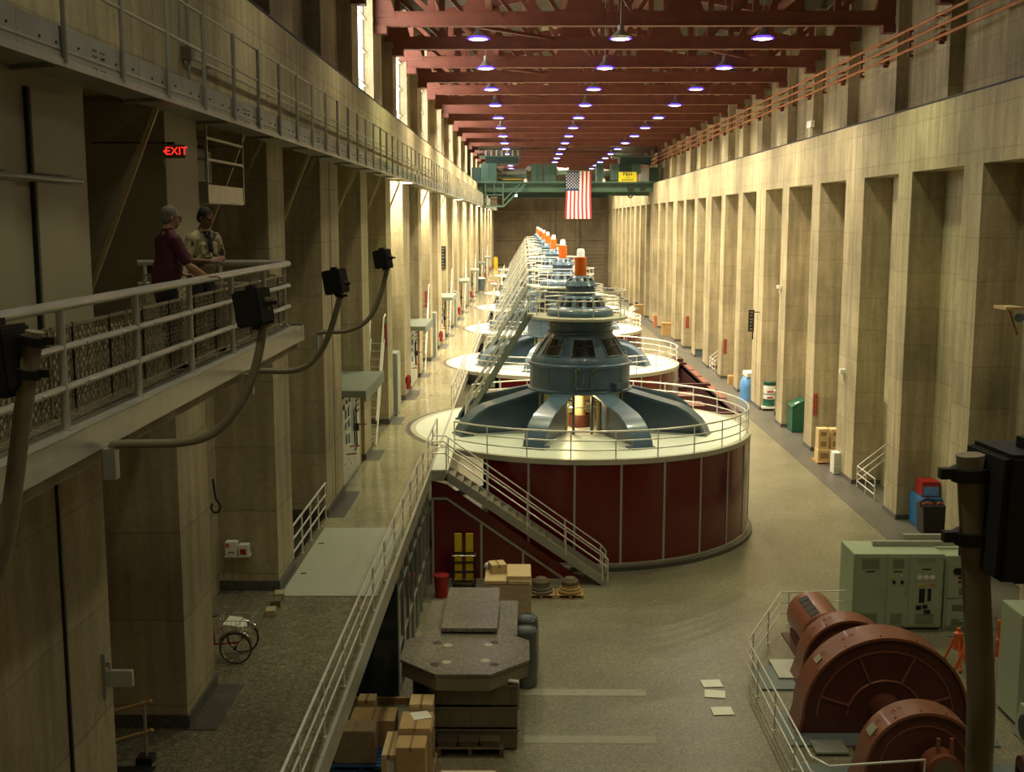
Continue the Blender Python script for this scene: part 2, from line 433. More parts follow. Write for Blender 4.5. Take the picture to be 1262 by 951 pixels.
def pier_box(s, x, y0, y1, z0, z1):
    xf = XL if s < 0 else XR
    return min(xf, xf + s * x), max(xf, xf + s * x)
def make_wall(s, name):
    XF = XL if s < 0 else XR
    X = lambda d: XF + s * d
    m = MB(); m.box(X(0), X(1.9), -3, YE, NT, LG); w = struct(m.build(name, 'concrete'))
    m = MB(); m.box(X(1.42), X(1.9), -3, YE, 0, NT); m.build('niche_back', 'concrete', w)
    m = MB(); m.box(X(1.9), X(2.3), -3, YE, LG - .2, ZT); m.build('upper_wall', 'concrete', w)
    k0 = -5 if s < 0 else -8
    for k in range(k0, 23):
        y = CK(k); hw = HW(k)
        m = MB(); m.box(X(0), X(1.42), y - hw, min(y + hw, YE), 0 if s > 0 else WZ, NT)
        p = m.build('pier', 'concrete', w)
        z = 0 if s > 0 else WZ
        m = MB(); m.box(X(-.04), X(1.42), y - hw - .04, min(y + hw + .04, YE), z, z + .24); m.build('plinth', 'granite', p)
        if k % 3 == 0:
            m = MB(); m.box(X(-.012), X(0), y - .05, y + .05, z + .24, NT + (2.6 if k % 6 == 0 else 0)); m.build('joint_cover', 'trim_metal' if (k == -3 and s > 0) or k == 0 else 'concrete_dark', p)
        m = MB(); m.box(X(1.3), X(1.9), y - hw, min(y + hw, YE), LG, ZT); m.build('upper_pilaster', 'concrete', w)
    # crane rail on the ledge
    m = MB(); m.box(X(.28), X(.36), -3, YE, LG, LG + .16); m.box(X(.22), X(.42), -3, YE, LG, LG + .03); m.build('crane_rail', 'black', w)
    m = MB(); m.tube([(X(.05), -3, LG + .07), (X(.05), YE, LG + .07)], .035, 6); m.build('ledge_cable', 'black', w)
    return w
wr = make_wall(1, 'wall_right'); wl = make_wall(-1, 'wall_left')
# raised lintel block in the near right niche
m = MB(); m.box(XR + .75, XR + 1.42, 51.48, 54.5, 4.5, NT); m.build('niche_thickening', 'concrete', wr)
# near part of the left wall, solid
m = MB(); m.box(XL - 1.42, XL, -3, 15.75, 11.38, NT); m.build('painted_wall_section', 'painted_wall', wl)
m = MB(); m.box(XL - 1.42, XL, -3, 15.75, WZ, 11.3); m.build('lower_wall_section', 'concrete', wl)
# painted facing of the first free pier above the balcony
m = MB(); m.box(XL - 1.42, XL + .03, CK(-5) - .95, CK(-5) + .93, 11.3, NT - .1); m.build('painted_pier_facing', 'painted_wall', wl)
# raised panels
def wall_panel(y0, y1, z0, z1):
    m = MB(); m.box(XL, XL + .07, y0, y1, z0, z1); m.build('raised_panel', 'painted_wall', wl, bevel=.01)
    m = MB(); m.box(XL, XL + .05, y0 - .035, y0 - .005, z0, z1); m.build('panel_reveal', 'black', wl)
def yat(px): return (XL * F / (px - VX)) / math.cos(PITCH)
wall_panel(yat(36), yat(82), CZ + .55, CZ + 1.55); wall_panel(yat(38), yat(84), 11.4, CZ + .45)
wall_panel(yat(-60), yat(4), CZ + .55, CZ + 1.5); wall_panel(yat(-60), yat(9), 11.4, CZ + .45)
m = MB(); y = yat(46); m.box(XL, XL + .04, y, y + .05, WZ, 11.2); m.build('expansion_joint', 'black', wl)
# under the walkway: solid wall
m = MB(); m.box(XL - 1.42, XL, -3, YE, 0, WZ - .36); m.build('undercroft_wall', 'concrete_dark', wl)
# beam bottom bays behind balcony (first bay): inner floor
m = MB(); m.box(XL - 1.42, XL, 15.75, CK(-5) - .9, 10.95, 11.38); m.build('bay_floor', 'concrete', wl)
m = MB(); m.box(XL - 1.40, XL - 1.3, 15.75, CK(-5) - .95, 11.38, NT - .02); m.build('bay_lining', 'painted_wall', wl)

# windows high in the left wall, every other bay
n = 0
for k in range(-1, 21, 2):
    n += 1
    y0, y1 = CK(k) + HW(k) + .02, CK(k + 1) - HW(k + 1) - .02
    xg = XL - 1.86
    m = MB(); m.box(xg - .03, xg, y0, y1, LG + .1, ZT - .1)
    w = struct(m.build('window_%d' % n, 'daylight'))
    m = MB()
    for i in range(6):
        z = LG + .15 + i * (ZT - .3 - LG) / 5
        m.box(xg, xg + .28, y0, y1, z - .03, z + .03)
    for i in range(4):
        y = y0 + .05 + i * (y1 - y0 - .1) / 3
        m.box(xg, xg + .10, y - .04, y + .04, LG + .1, ZT - .1)
    m.build('window_frame', 'trim_metal', w)

# roof
m = MB(); m.box(XL - 2.3, XR + 2.3, -3, YE + .4, 27.6, 27.9); roof = struct(m.build('ceiling', 'roof_dark'))
for s in (-1, 1):
    m = MB(); xw = XL - 2.3 if s < 0 else XR + 1.9
    m.box(xw, xw + .4, -3, YE, ZT, 27.6); m.build('eave_wall', 'roof_dark', roof)
random.seed(3)
for k in range(-1, 22):
    for i in range(7):
        if random.random() < .38:
            x = XL + 1.2 + i * 3.0; m = MB(); m.box(x, x + 1.5, CK(k) + 1.2, CK(k) + 5.0, 27.55, 27.6); m.build('roof_panel', 'roof_tan', roof)

# end wall
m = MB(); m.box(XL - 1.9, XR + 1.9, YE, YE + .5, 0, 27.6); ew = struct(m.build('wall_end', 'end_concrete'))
for x in (XL + .2, 5.6, 10.4, XR - .2):
    m = MB(); m.box(x - .35, x + .35, YE - .45, YE, 0, 22); m.build('end_pilaster', 'end_concrete', ew)
for z in (4.6, 9.3, 14.6, 18.8):
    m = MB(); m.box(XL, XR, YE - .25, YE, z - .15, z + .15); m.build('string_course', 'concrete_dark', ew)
m = MB(); m.box(10.9, 15.8, YE - .15, YE, 0, 8.6); d = struct(m.build('door_1', 'end_concrete'))
m = MB()
for i in range(12): m.box(10.9, 15.8, YE - .2, YE - .15, .3 + i * .7, .36 + i * .7)
m.build('door_slats', 'trim_metal', d)
m = MB(); m.box(XL - 2.3, XR + 2.3, -3.4, -3, 0, 27.6); struct(m.build('wall_back', 'concrete_dark'))

# ---------------------------------------------------------------- roof trusses
def make_truss(y):
    t = thing('roof_truss', '', 'truss', (0, y, TB), 'rust red steel roof trusses spanning the hall')
    x0, x1 = XL - 1.25, XR + 1.25; xc = (x0 + x1) / 2; z0 = TB; zt = lambda x: 25.0 + 2.1 * (1 - abs(x - xc) / (xc - x0))
    m = MB()
    m.box(x0, x1, y - .22, y + .22, z0, z0 + .05); m.box(x0, x1, y - .22, y + .22, z0 + .62, z0 + .67)
    m.box(x0, x1, y - .17, y - .13, z0 + .05, z0 + .62); m.box(x0, x1, y + .13, y + .17, z0 + .05, z0 + .62)
    m.build('bottom_chord', 'steel_red', t)
    m = MB(); m.bar((x0, y, zt(x0)), (xc, y, zt(xc)), .4, .4); m.bar((xc, y, zt(xc)), (x1, y, zt(x1)), .4, .4); m.build('top_chord', 'steel_red', t)
    N = 10; xs = [x0 + .25 + i * (x1 - x0 - .5) / N for i in range(N + 1)]
    for i, x in enumerate(xs):
        m = MB(); m.box(x - .16, x + .16, y - .16, y + .16, z0 + .6, zt(x)); m.build('vertical', 'steel_red', t)
        if i < N:
            a, b = (i, i + 1) if i < N / 2 else (i + 1, i)
            m = MB(); m.bar((xs[a], y, zt(xs[a]) - .1), (xs[b], y, z0 + .6), .22, .24, (0, 1, 0)); m.build('diagonal', 'steel_red', t)
    for i in (0, 2, 4, 6, 8, 10):
        x = xs[i]; m = MB(); w = .75 if i in (0, 10) else 1.0
        m.prism([(x - w, z0 + .4), (x + w, z0 + .4), (x + w * .5, z0 + 1.7), (x - w * .5, z0 + 1.7)], y - .20, y + .20, 'Y'); m.build('gusset_plate', 'steel_red', t)
    for x in (x0 + .25, x1 - .25):
        m = MB(); m.box(x - .3, x + .3, y - .3, y + .3, z0 - .35, z0); m.build('bearing_shoe', 'steel_red', t)
    return t
t0 = None
for k in range(-2, 22):
    y = CK(k) - .9
    if t0 is None: t0 = make_truss(y); y00 = y; t = t0
    else: t = copy_tree(t0); t.location.y = y
    t['label'] = ('rust red steel roof truss across the hall, %s' % ordn(k)) if k >= 0 else 'rust red steel roof truss above the top of the photo, %s' % ('farther' if k == -1 else 'nearer')
# lateral bracing members between trusses
def brace(i, x0, y0, x1, y1, z, lab, w=.2):
    m = MB(); m.bar((x0, y0, z), (x1, y1, z), w, .16)
    o = m.build('roof_brace', 'steel_red', None, org=((x0 + x1) / 2, (y0 + y1) / 2, z)); tag(o, lab, 'brace', 'slanting flat braces between the roof trusses')
for k in range(0, 16):
    ya, yb = CK(k) - .65, CK(k + 1) - 1.15
    side = k % 2
    brace(k, 7.5 if side else -5.5, ya, 13.4 if side else 1.5, yb, TB + .55, 'slanting red brace between roof trusses %s, %s bay' % ('right of centre' if side else 'on the window side', ordn(k)))
# purlins (each runs the hall)
for i in range(9):
    x = XL + .6 + i * 2.62
    z = 25.0 + 2.1 * (1 - abs(x - 5.215) / 12.3)
    m = MB(); m.box(x - .14, x + .14, -3, YE, z + .2, z + .5); m.build('purlin', 'steel_red', roof)
for i in range(3):
    x = XL + 4.2 + i * 6.9
    m = MB(); m.box(x - .14, x + .14, -3, YE, TB + .7, TB + .95); m.build('longitudinal_tie', 'steel_red', roof)

# ---------------------------------------------------------------- high bay lamps
def make_lamp(p):
    t = thing('high_bay_lamp', '', 'lamp', p, 'high bay lamps hanging under the roof')
    x, y, z = p
    m = MB(); m.lathe([(.02, .75), (.10, .74), (.12, .45), (.16, .40), (.30, .22), (.45, .08), (.46, 0.03), (.44, 0.03), (.28, .2), (.12, .38)], p, 20); m.build('reflector', 'galv', t)
    m = MB(); m.lathe([(.40, .12), (.56, .03), (.57, -.01), (.46, -.02)], p, 20); m.build('fringe_ring', 'fringe_violet', t)  # glowing ring added to paint the camera's violet fringe round the lamp
    m = MB(); m.lathe([(0, -.06), (.28, -.05), (.46, -.01), (.46, .03), (0, .03)], p, 20); m.build('lens', 'lamp_white', t)
    m = MB(); m.tube([(x, y, z + .7), (x, y, 27.6)], .02, 6); m.build('stem', 'galv', t)
    return t
LAMPZ = CZ + 9.0
l0 = None; LAMPS = []
for r, (x, rn) in enumerate(((-2.32, 'window side row'), (4.83, 'middle row'), (11.95, 'right hand row'))):
    for i in range(-5, 14):
        y = 60.2 + i * 11.42
        if l0 is None: l0 = make_lamp((x, y, LAMPZ)); t = l0
        else: t = copy_tree(l0); t.location = (x, y, LAMPZ)
        t['label'] = ('round high bay lamp under the trusses, %s, %s' % (rn, ordn(i + 1))) if i >= -1 else 'high bay lamp out of view overhead, %s, %s before visible ones' % (rn, {-2: 'last', -3: 'second', -4: 'third', -5: 'fourth'}[i]); LAMPS.append((x, y, i))
# an unlit lamp with a white shade
m = MB(); p = Q(765, 45, 56.0)
m.lathe([(.04, .55), (.14, .5), (.16, .28), (.42, .02), (.44, 0), (.40, 0), (.14, .26), (0, .26)], p, 20); m.tube([p + Vector((0, 0, .5)), (p.x, p.y, 27.6)], .025, 6)
tag(m.build('unlit_pendant_lamp', 'galv', None, org=p), 'unlit grey pendant lamp with bell shade near the top of the photo', 'lamp')

# ---------------------------------------------------------------- upper gallery on the left
GX = -5.2; GZ = CZ + 1.75
m = MB(); m.box(XL, GX, -3, YE, GZ, GZ + .14); gal = tag(m.build('gallery_deck', 'galv', None, org=(GX, 0, GZ)), 'long steel gallery walkway bracketed high along the left wall', 'gallery')
m = MB()
y = -3.0
while y < YE: m.box(GX - .012, GX + .012, y, min(y + 3.79, YE), GZ - .02, GZ + .40); y += 3.8
m.build('fascia_plate', 'fascia_galv', gal)
m = MB(); m.box(GX, GX + .045, -3, YE, GZ - .05, GZ + .04); m.box(GX, GX + .02, -3, YE, GZ + .13, GZ + .16); m.build('fascia_angle', 'galv', gal)
m = MB()
y = 8.0
while y < 60:
    for dy, dz in ((.15, .22), (.95, .20), (1.4, .20)): m.sphere((GX + .014, y + dy, GZ + dz), .018, 6, 4)
    y += 1.9
y = 6.9
while y < 60:
    for a in (-.18, -.09, .09, .18):
        for b in (.05, .20, .27): m.sphere((GX + .014, y + a, GZ + b), .014, 6, 4)
    y += 7.6
tag(m.build('fascia_bolts', 'black', gal), '', '') if 0 else m.build('fascia_bolts', 'black', gal)
m = MB()
y = 9.5
while y < 200: m.bar((GX, y, GZ - .03), (XL, y + .3, GZ - .03), .06, .05); y += 3.8
m.build('bracket_angles', 'galv', gal)
PY = 13.35
for sct in range(10):
    ys = [PY + 1.93 * (i + 12 * sct) for i in range(-4 if sct == 0 else 0, 13)]
    if ys[-1] > YE: ys = [y for y in ys if y < YE]
    pts = [(GX + .035, ys[0], GZ), (GX + .035, ys[-1], GZ)]
    t = thing('gallery_railing', 'grey pipe railing on the high gallery, %s section' % ordn(sct), 'railing', pts[0], 'railing sections of the high gallery')
    for nm, h in (('top_rail', 1.5), ('middle_rail', .92), ('lower_rail', .42)):
        if nm == 'lower_rail': continue
        m = MB(); m.tube([(GX + .035, ys[0], GZ + h), (GX + .035, ys[-1] + 0, GZ + h)], .026, 8); m.build(nm, 'galv', t)
    for y in ys[:-1] if sct < 9 else ys:
        m = MB(); m.tube([(GX + .05, y, GZ + .0), (GX + .05, y, GZ + 1.5)], .034, 8); m.build('post', 'galv', t)
# handrail pipe on the wall behind the gallery
m = MB(); m.tube([(XL + .1, 20.5, GZ + 1.05), (XL + .1, YE - 2, GZ + 1.05)], .035, 8)
m.tube([(XL + .1, 20.5, GZ + .1), (XL + .1, 20.5, GZ + 2.4)], .03, 8)
for i in range(40): m.box(XL, XL + .1, 22 + i * 5, 22.06 + i * 5, GZ + 1.02, GZ + 1.08)
p = m.build('conduit_pipe', 'galv', None, org=(XL, 20.5, GZ + 1)); tag(p, 'grey conduit pipe clipped to the wall behind the gallery railing', 'pipe')
m = MB(); m.box(XL, XL + .17, 20.4, 20.6, GZ + .98, GZ + 1.2); m.build('junction_box', 'cable_pole', p)

# struts under the gallery
for i, (y, k) in enumerate([(18.5, 0)] + [(CK(k) + HW(k) + .55 * (CK(k + 1) - HW(k + 1) - CK(k) - HW(k)), k) for k in range(-5, 9)]):
    if k == -5: y = 24.2
    m = MB(); m.bar((XL + .12, y, GZ - .02), (XL - 1.36, y, GZ - 3.6), .06, .075)
    o = m.build('gallery_strut', 'cream' if i < 6 else 'galv', None, org=(XL, y, GZ - 1.5)); tag(o, 'slanting steel strut under the gallery, %s' % ordn(i), 'strut', 'slanting struts under the gallery')

# conductor rails on the right wall
def conductor(z, lab):
    m = MB(); m.tube([(17.25, 30, z), (17.25, YE - 3, z)], .07, 8)
    tag(m.build('conductor_rail', 'pipe_rust', None, org=(17.25, 30, z)), lab, 'rail', 'orange crane conductor rails on the right wall')
conductor(CZ + 8.45, 'top orange conductor rail of the three along the right wall')
conductor(CZ + 8.0, 'middle orange conductor rail of the three along the right wall')
conductor(CZ + 7.55, 'bottom orange conductor rail of the three along the right wall')
def rail_bracket(y, big):
    t = thing('rail_bracket', '', 'bracket', (17.6, y, CZ + 8), 'dark red brackets carrying the conductor rails')
    m = MB()
    if big:
        m.prism([(17.6, CZ + 7.4), (17.6, CZ + 7.85), (17.35, CZ + 7.75), (17.3, CZ + 7.5)], y - .22, y + .22, 'Y')
    else: m.box(17.42, 17.5, y - .05, y + .05, CZ + 7.3, CZ + 8.7)
    m.box(17.38, 17.62, y - .06, y + .06, CZ + 7.3, CZ + 7.42)
    m.build('bracket_plate', 'bracket_red', t)
    for h in (7.55, 8.0, 8.45):
        m = MB(); m.lathe([(.02, -.06), (.10, -.05), (.10, .05), (.02, .06)], (17.25, y, CZ + h), 10, axis='X'); m.box(17.25, 17.62, y - .03, y + .03, CZ + h - .03, CZ + h + .03); m.build('insulator', 'bracket_red', t)
    return t
b1 = None; b2 = None; i = 0
for k in range(-1, 21):
    for j, y in enumerate((CK(k) - .2, CK(k) + DZ * .5)):
        i += 1
        if j == 0:
            if b1 is None: b1 = rail_bracket(y, True); o = b1
            else: o = copy_tree(b1); o.location.y = y
        else:
            if b2 is None: b2 = rail_bracket(y, False); o = b2
            else: o = copy_tree(b2); o.location.y = y
        o['label'] = '%s bracket holding the orange rails, %s pair' % ('large dark red' if j == 0 else 'thin dark red', ordn(k + 1))
# ================================================================ GENERATORS
GXC, GY0, GS, GR = 2.39, 49.3, 22.85, 7.2
ORDG = ['nearest', 'second', 'third', 'fourth', 'fifth', 'sixth', 'seventh', 'farthest']
def pol(r, a, z=0): return (GXC + r * math.cos(a), GY0 + r * math.sin(a), z)

def make_pit_enclosure():
    c = (GXC, GY0, 0)
    t = thing('generator_enclosure', '', 'enclosure', c, 'round red enclosures around the generators')
    m = MB(); m.lathe([(0, WZ + .02), (GR - .16, WZ + .02), (GR - .16, WZ - .1), (0, WZ - .1)], c, 96); m.build('deck', 'deck_white', t)
    m = MB(); m.lathe([(GR - .17, WZ + .03), (GR + .05, WZ + .03), (GR + .05, WZ - .17), (GR - .17, WZ - .17)], c, 96); m.build('deck_rim', 'deck_edge', t)
    m = MB(); m.lathe([(GR + .20, 0), (GR + .20, .16), (GR - .02, .22), (GR - .02, 0)], c, 96); kb = m.build('kerb', 'granite', t)
    m = MB(); m.lathe([(GR - .01, .20), (GR + .06, .20), (GR + .06, .27), (GR - .01, .27)], c, 96); m.build('base_trim', 'trim_metal', t)
    m = MB(); m.lathe([(GR + .05, WZ + .012), (GR + .26, WZ + .012)], c, 40, math.radians(142), math.radians(218)); m.build('border_ring', 'granite', t)
    m = MB(); m.lathe([(GR + .205, 0.02), (GR + .215, .1), (GR + .205, .1)], c, 96); m.build('kerb_face_strip', 'granite', kb)  # thin strip of the kerb's own granite round its face
    NP = 26; da = 2 * PI / NP; a0 = -PI / 2 - .07
    for i in range(NP):
        a = a0 + i * da; am = a + da / 2
        if math.cos(am) < -.55: continue
        m = MB(); m.lathe([(GR - .03, .2), (GR, .2), (GR, WZ - .15), (GR - .03, WZ - .15)], c, 6, a + .006, a + da - .006)
        m.build('cladding_panel', 'panel_red', t)
    for i in range(NP):
        a = a0 + i * da
        if math.cos(a) < -.6: continue
        p = pol(GR + .012, a)
        m = MB(); m.obox((p[0], p[1], (WZ - .17 + .2) / 2), (.03, .085, WZ - .37), a); m.build('cover_strip', 'trim_metal', t)
    # railing around the deck: open on the walkway side
    aA = math.radians(-135.5); aB = math.radians(133)
    rr = GR - .07
    for nm, h in (('top_rail', 1.07), ('middle_rail', .72), ('middle_rail', .37)):
        pts = [pol(rr, aA + (aB - aA) * i / 84, WZ + h) for i in range(85)]
        m = MB(); m.tube(pts, .034 if h > 1 else .028, 8); m.build(nm, 'rail_metal', t)
    nps = 20
    for i in range(nps + 1):
        a = a0 + i * da - 3 * da
        a = aA + (aB - aA) * i / nps
        p = Vector(pol(rr, a, WZ)); m = MB(); m.tube([p, p + Vector((0, 0, 1.07))], .026, 8); m.tube([p, p + Vector((0, 0, .03))], .06, 8); m.build('post', 'rail_metal', t)
    return t

def make_generator():
    t = thing('generator', '', 'generator', (GXC, GY0, WZ), 'blue generators in a row down the hall')
    c = (GXC, GY0, 0); ax = lambda pr, n=48: MB().lathe(pr, c, n)
    RB = 2.13
    # eight arms
    for k in range(8):
        a = -PI / 2 + math.radians(22.5 + 45 * k + 1.2)
        R = Matrix.Rotation(a, 3, 'Z')
        # side profile in (r, z)
        out = [(1.7, 5.98), (2.3, 5.90), (4.35, 5.42), (4.85, 5.18), (5.25, 4.85), (5.5, 4.5), (5.6, WZ + .02)]
        inn = [(5.15, WZ + .02), (5.05, 4.45), (4.75, 4.75), (4.35, 4.97), (2.3, 5.35), (1.7, 5.45)]
        def sweep(poly, w, dx=0):
            n = len(poly); vs = []
            for sgn in (-1, 1):
                for (r, z) in poly: vs.append(tuple(R @ Vector((r, sgn * w / 2 + dx, z)) + Vector((GXC, GY0, 0))))
            fs = [tuple(range(n)), tuple(range(2 * n - 1, n - 1, -1))] + [(i, i + n, (i + 1) % n + n, (i + 1) % n) for i in range(n)]
            return vs, fs
        m = MB(); vs, fs = sweep([(o[0], o[1]) for o in out] + [(5.48, WZ + .02), (5.38, 4.48), (5.15, 4.80), (4.78, 5.10), (4.32, 5.33), (2.3, 5.80), (1.7, 5.88)], .88); m.add(vs, fs)
        arm = m.build('spider_arm', 'blue_paint', t, bevel=.012, smooth=True)
        m = MB(); vs, fs = sweep([(1.7, 5.9), (2.3, 5.82), (4.33, 5.35), (4.8, 5.12), (5.17, 4.8), (5.4, 4.47), (5.48, WZ + .02), (1.7, WZ + .02)], .07); m.add(vs, fs); m.build('arm_web', 'blue_dark', arm)
        p = R @ Vector((5.35, 0, 0)) + Vector((GXC, GY0, WZ + .05)); m = MB(); m.obox(p, (.6, 1.0, .08), a); m.build('foot_plate', 'blue_dark', arm)
    # inner housing, open at the front
    op = .34
    m = MB(); m.lathe([(1.95, WZ + .02), (1.95, 5.9), (1.89, 5.9), (1.89, WZ + .02), (1.95, WZ + .02)], c, 44, -PI / 2 + op, 1.5 * PI - op); h = m.build('inner_housing', 'cream', t)
    for k in range(8):
        for s in (-1, 1):
            a = -PI / 2 + math.radians(22.5 + 45 * k + 1.2) + s * .20
            p = pol(1.98, a, 5.0); m = MB(); m.obox(p, (.08, .10, 1.7), a); m.build('pilaster_plate', 'blue_dark', h)
    m = MB(); m.lathe([(.42, WZ + .02), (.42, 4.6), (.24, 4.65), (.24, 5.9)], c, 20); sh = m.build('shaft', 'cream', t)
    m = MB(); m.lathe([(1.0, 5.2), (1.03, 5.17), (1.0, 5.14), (.97, 5.17), (1.0, 5.2)], c, 24); m.build('slip_ring', 'chrome', sh)
    m = MB(); m.lathe([(.48, WZ + .02), (.48, WZ + .55), (.42, WZ + .55)], c, 20); m.build('shaft_guard', 'machine_red_dark', sh)
    for s in (-1, 1):
        m = MB(); m.tube([pol(1.25, -PI / 2 + s * .45, WZ + .05), pol(1.25, -PI / 2 + s * .45, 5.3), pol(.9, -PI / 2 + s * .3, 5.35)], .03, 6); m.build('pipe', 'chrome', h)
    # barrel
    m = ax([(0, 5.86), (RB + .06, 5.86), (RB + .10, 5.90), (RB + .10, 5.97), (RB + .02, 6.0), (RB, 6.05), (RB, 6.93), (RB + .10, 6.97), (RB + .10, 7.05), (RB - .02, 7.09)])
    br = m.build('lower_barrel', 'blue_paint', t)
    for k in range(24):
        p = pol(RB + .005, 2 * PI * k / 24 + .1, 6.45)
        if k % 3 == 0: m = MB(); m.obox(p, (.02, .05, .86), 2 * PI * k / 24 + .1); m.build('barrel_rib', 'blue_dark', br)
    # conical hood with windows
    m = ax([(RB - .02, 7.07), (RB - .05, 7.2), (RB - .12, 7.32), (1.40, 8.22), (1.36, 8.28)])
    hd = m.build('conical_hood', 'blue_paint', t)
    sl = (1.40 - (RB - .12)) / (8.22 - 7.32); rz = lambda z: RB - .12 + (z - 7.32) * sl
    for k in range(8):
        a = -PI / 2 + math.radians(45 * k + 2); hw0, hw1 = math.radians(15.0), math.radians(15.5)
        zb, zt = 7.42, 8.10
        vs = []
        for (z, hw) in ((zb, hw0), (zt, hw1)):
            for i in range(7): vs.append(pol(rz(z) + .012, a - hw + 2 * hw * i / 6, z))
        m = MB(); m.add(vs, [(i, i + 1, 8 + i, 7 + i) for i in range(6)]); wn = m.build('hood_window', 'dark_glass', hd)
        m = MB()
        for s in (-1, 1):
            m.bar(pol(rz(zb) + .02, a + s * hw0, zb), pol(rz(zt) + .02, a + s * hw1, zt), .05, .05)
        for z in (zb, zt): m.tube([pol(rz(z) + .02, a - hw0 + 2 * hw0 * i / 6, z) for i in range(7)], .022, 6)
        m.build('window_frame', 'blue_paint', wn)
        m = MB(); m.tube([pol(rz(7.76) + .02, a - hw0 + 2 * hw0 * i / 6, 7.70 + .03 * i) for i in range(7)], .015, 6); m.build('louvre_bar', 'blue_dark', wn)
    m = ax([(1.36, 8.26), (1.40, 8.30), (1.40, 8.36), (1.33, 8.38), (1.33, 8.84)]); nk = m.build('neck', 'blue_dark', t)
    m = MB()
    for k in range(36):
        p = pol(1.36, 2 * PI * k / 36, 8.6); m.sphere(p, .028, 6, 4); m.sphere((p[0], p[1], 8.72), .028, 6, 4)
    m.build('neck_rivets', 'blue_dark', nk)
    # platform
    m = ax([(0, 8.86), (1.95, 8.86), (2.02, 8.90), (2.02, 8.97), (1.95, 8.99), (0, 8.99)], 64); m.box(GXC - 2.25, GXC - .2, GY0 + .55, GY0 + 1.5, 8.87, 8.985)
    pf = m.build('service_platform', 'deck_edge', t)
    g0, g1 = math.radians(-207), math.radians(140)
    for nm, h_ in (('top_rail', 1.07), ('middle_rail', .72), ('middle_rail', .36)):
        m = MB(); m.tube([pol(1.93, g0 + (g1 - g0) * i / 48, 8.99 + h_) for i in range(49)], .024, 8); m.build(nm, 'rail_metal', pf)
    for i in range(9):
        a = g0 + (g1 - g0) * i / 8; p = Vector(pol(1.93, a, 8.98)); m = MB(); m.tube([p, p + Vector((0, 0, 1.08))], .022, 8); m.build('post', 'rail_metal', pf)
    # exciter dome
    m = ax([(1.42, 8.99), (1.43, 9.08), (1.36, 9.24), (1.2, 9.36), (1.05, 9.40), (.86, 9.78), (.82, 9.82)]); dm = m.build('exciter_dome', 'blue_paint', t)
    m = MB()
    for k in range(24): m.sphere(pol(1.375, 2 * PI * k / 24, 9.25), .03, 6, 4)
    m.build('dome_bolts', 'chrome', dm)
    for k in range(14):
        a = 2 * PI * k / 14 + .12; vs = []
        for z, r, hw in ((9.43, 1.052, .13), (9.74, .888, .13)):
            for i in range(3): vs.append(pol(r + .008, a - hw + hw * i, z))
        m = MB(); m.add(vs, [(0, 1, 4, 3), (1, 2, 5, 4)]); m.build('dome_window', 'dark_glass', dm)
    m = ax([(.82, 9.82), (.66, 9.84), (.64, 9.88), (.64, 10.18), (.70, 10.21), (.71, 10.27), (.64, 10.36), (.60, 10.44), (.40, 10.64), (.30, 10.67), (0, 10.68)]); md = m.build('top_drum', 'blue_paint', t)
    m = MB()
    for k in range(16): m.sphere(pol(.69, 2 * PI * k / 16, 10.30), .025, 6, 4)
    m.build('drum_bolts', 'blue_dark', md)
    for k in range(10):
        a = 2 * PI * k / 10; m = MB(); m.obox(pol(.525, a, 10.53), (.015, .14, .14), a, 0, -.7); m.build('drum_slot', 'dark_glass', md)
    m = ax([(0, 10.66), (.25, 10.66), (.25, 11.44), (.21, 11.46), (0, 11.46)], 24); oc = m.build('signal_cap', 'orange_cap', t)
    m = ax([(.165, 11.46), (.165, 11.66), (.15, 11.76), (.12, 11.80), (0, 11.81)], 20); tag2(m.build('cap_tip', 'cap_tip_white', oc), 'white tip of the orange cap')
    oc['label'] = 'orange cylindrical signal cap'
    # fittings on the barrel front
    for s, a in ((0, -PI / 2 - .12), (1, -PI / 2 + .17)):
        m = MB(); p = pol(RB + .12, a, 6.55); m.tube([(p[0], p[1], 6.15), (p[0], p[1], 6.9)], .04, 8)
        m.tube([(p[0], p[1], 6.9 - .2 * s), (p[0] + .12, p[1] - .02, 7.0), (p[0] + .16, p[1], 6.85)], .035, 8)
        for z in (6.25, 6.55, 6.85): m.tube([(p[0], p[1], z - .03), (p[0], p[1], z + .03)], .065, 8)
        m.build('valve_pipe', 'cable_pole', br)
    m = MB(); m.tube([pol(RB + .1, -PI / 2 - .12, 6.15), pol(RB + .1, -PI / 2 + .17, 6.15), pol(RB + .08, -PI / 2 + .6, 6.12)], .025, 8); m.build('cross_pipe', 'blue_dark', br)
    m = MB(); m.obox(pol(RB + .1, -PI / 2 + .78, 6.2), (.34, .75, .26), -PI / 2 + .78); m.build('terminal_box', 'blue_dark', br)
    m = MB(); m.obox(pol(RB + .02, -PI / 2 + .02, 6.55), (.05, .08, .5), -PI / 2); m.build('name_plate', 'chrome', br)
    return t
def tag2(o, l): o['label'] = l; return o

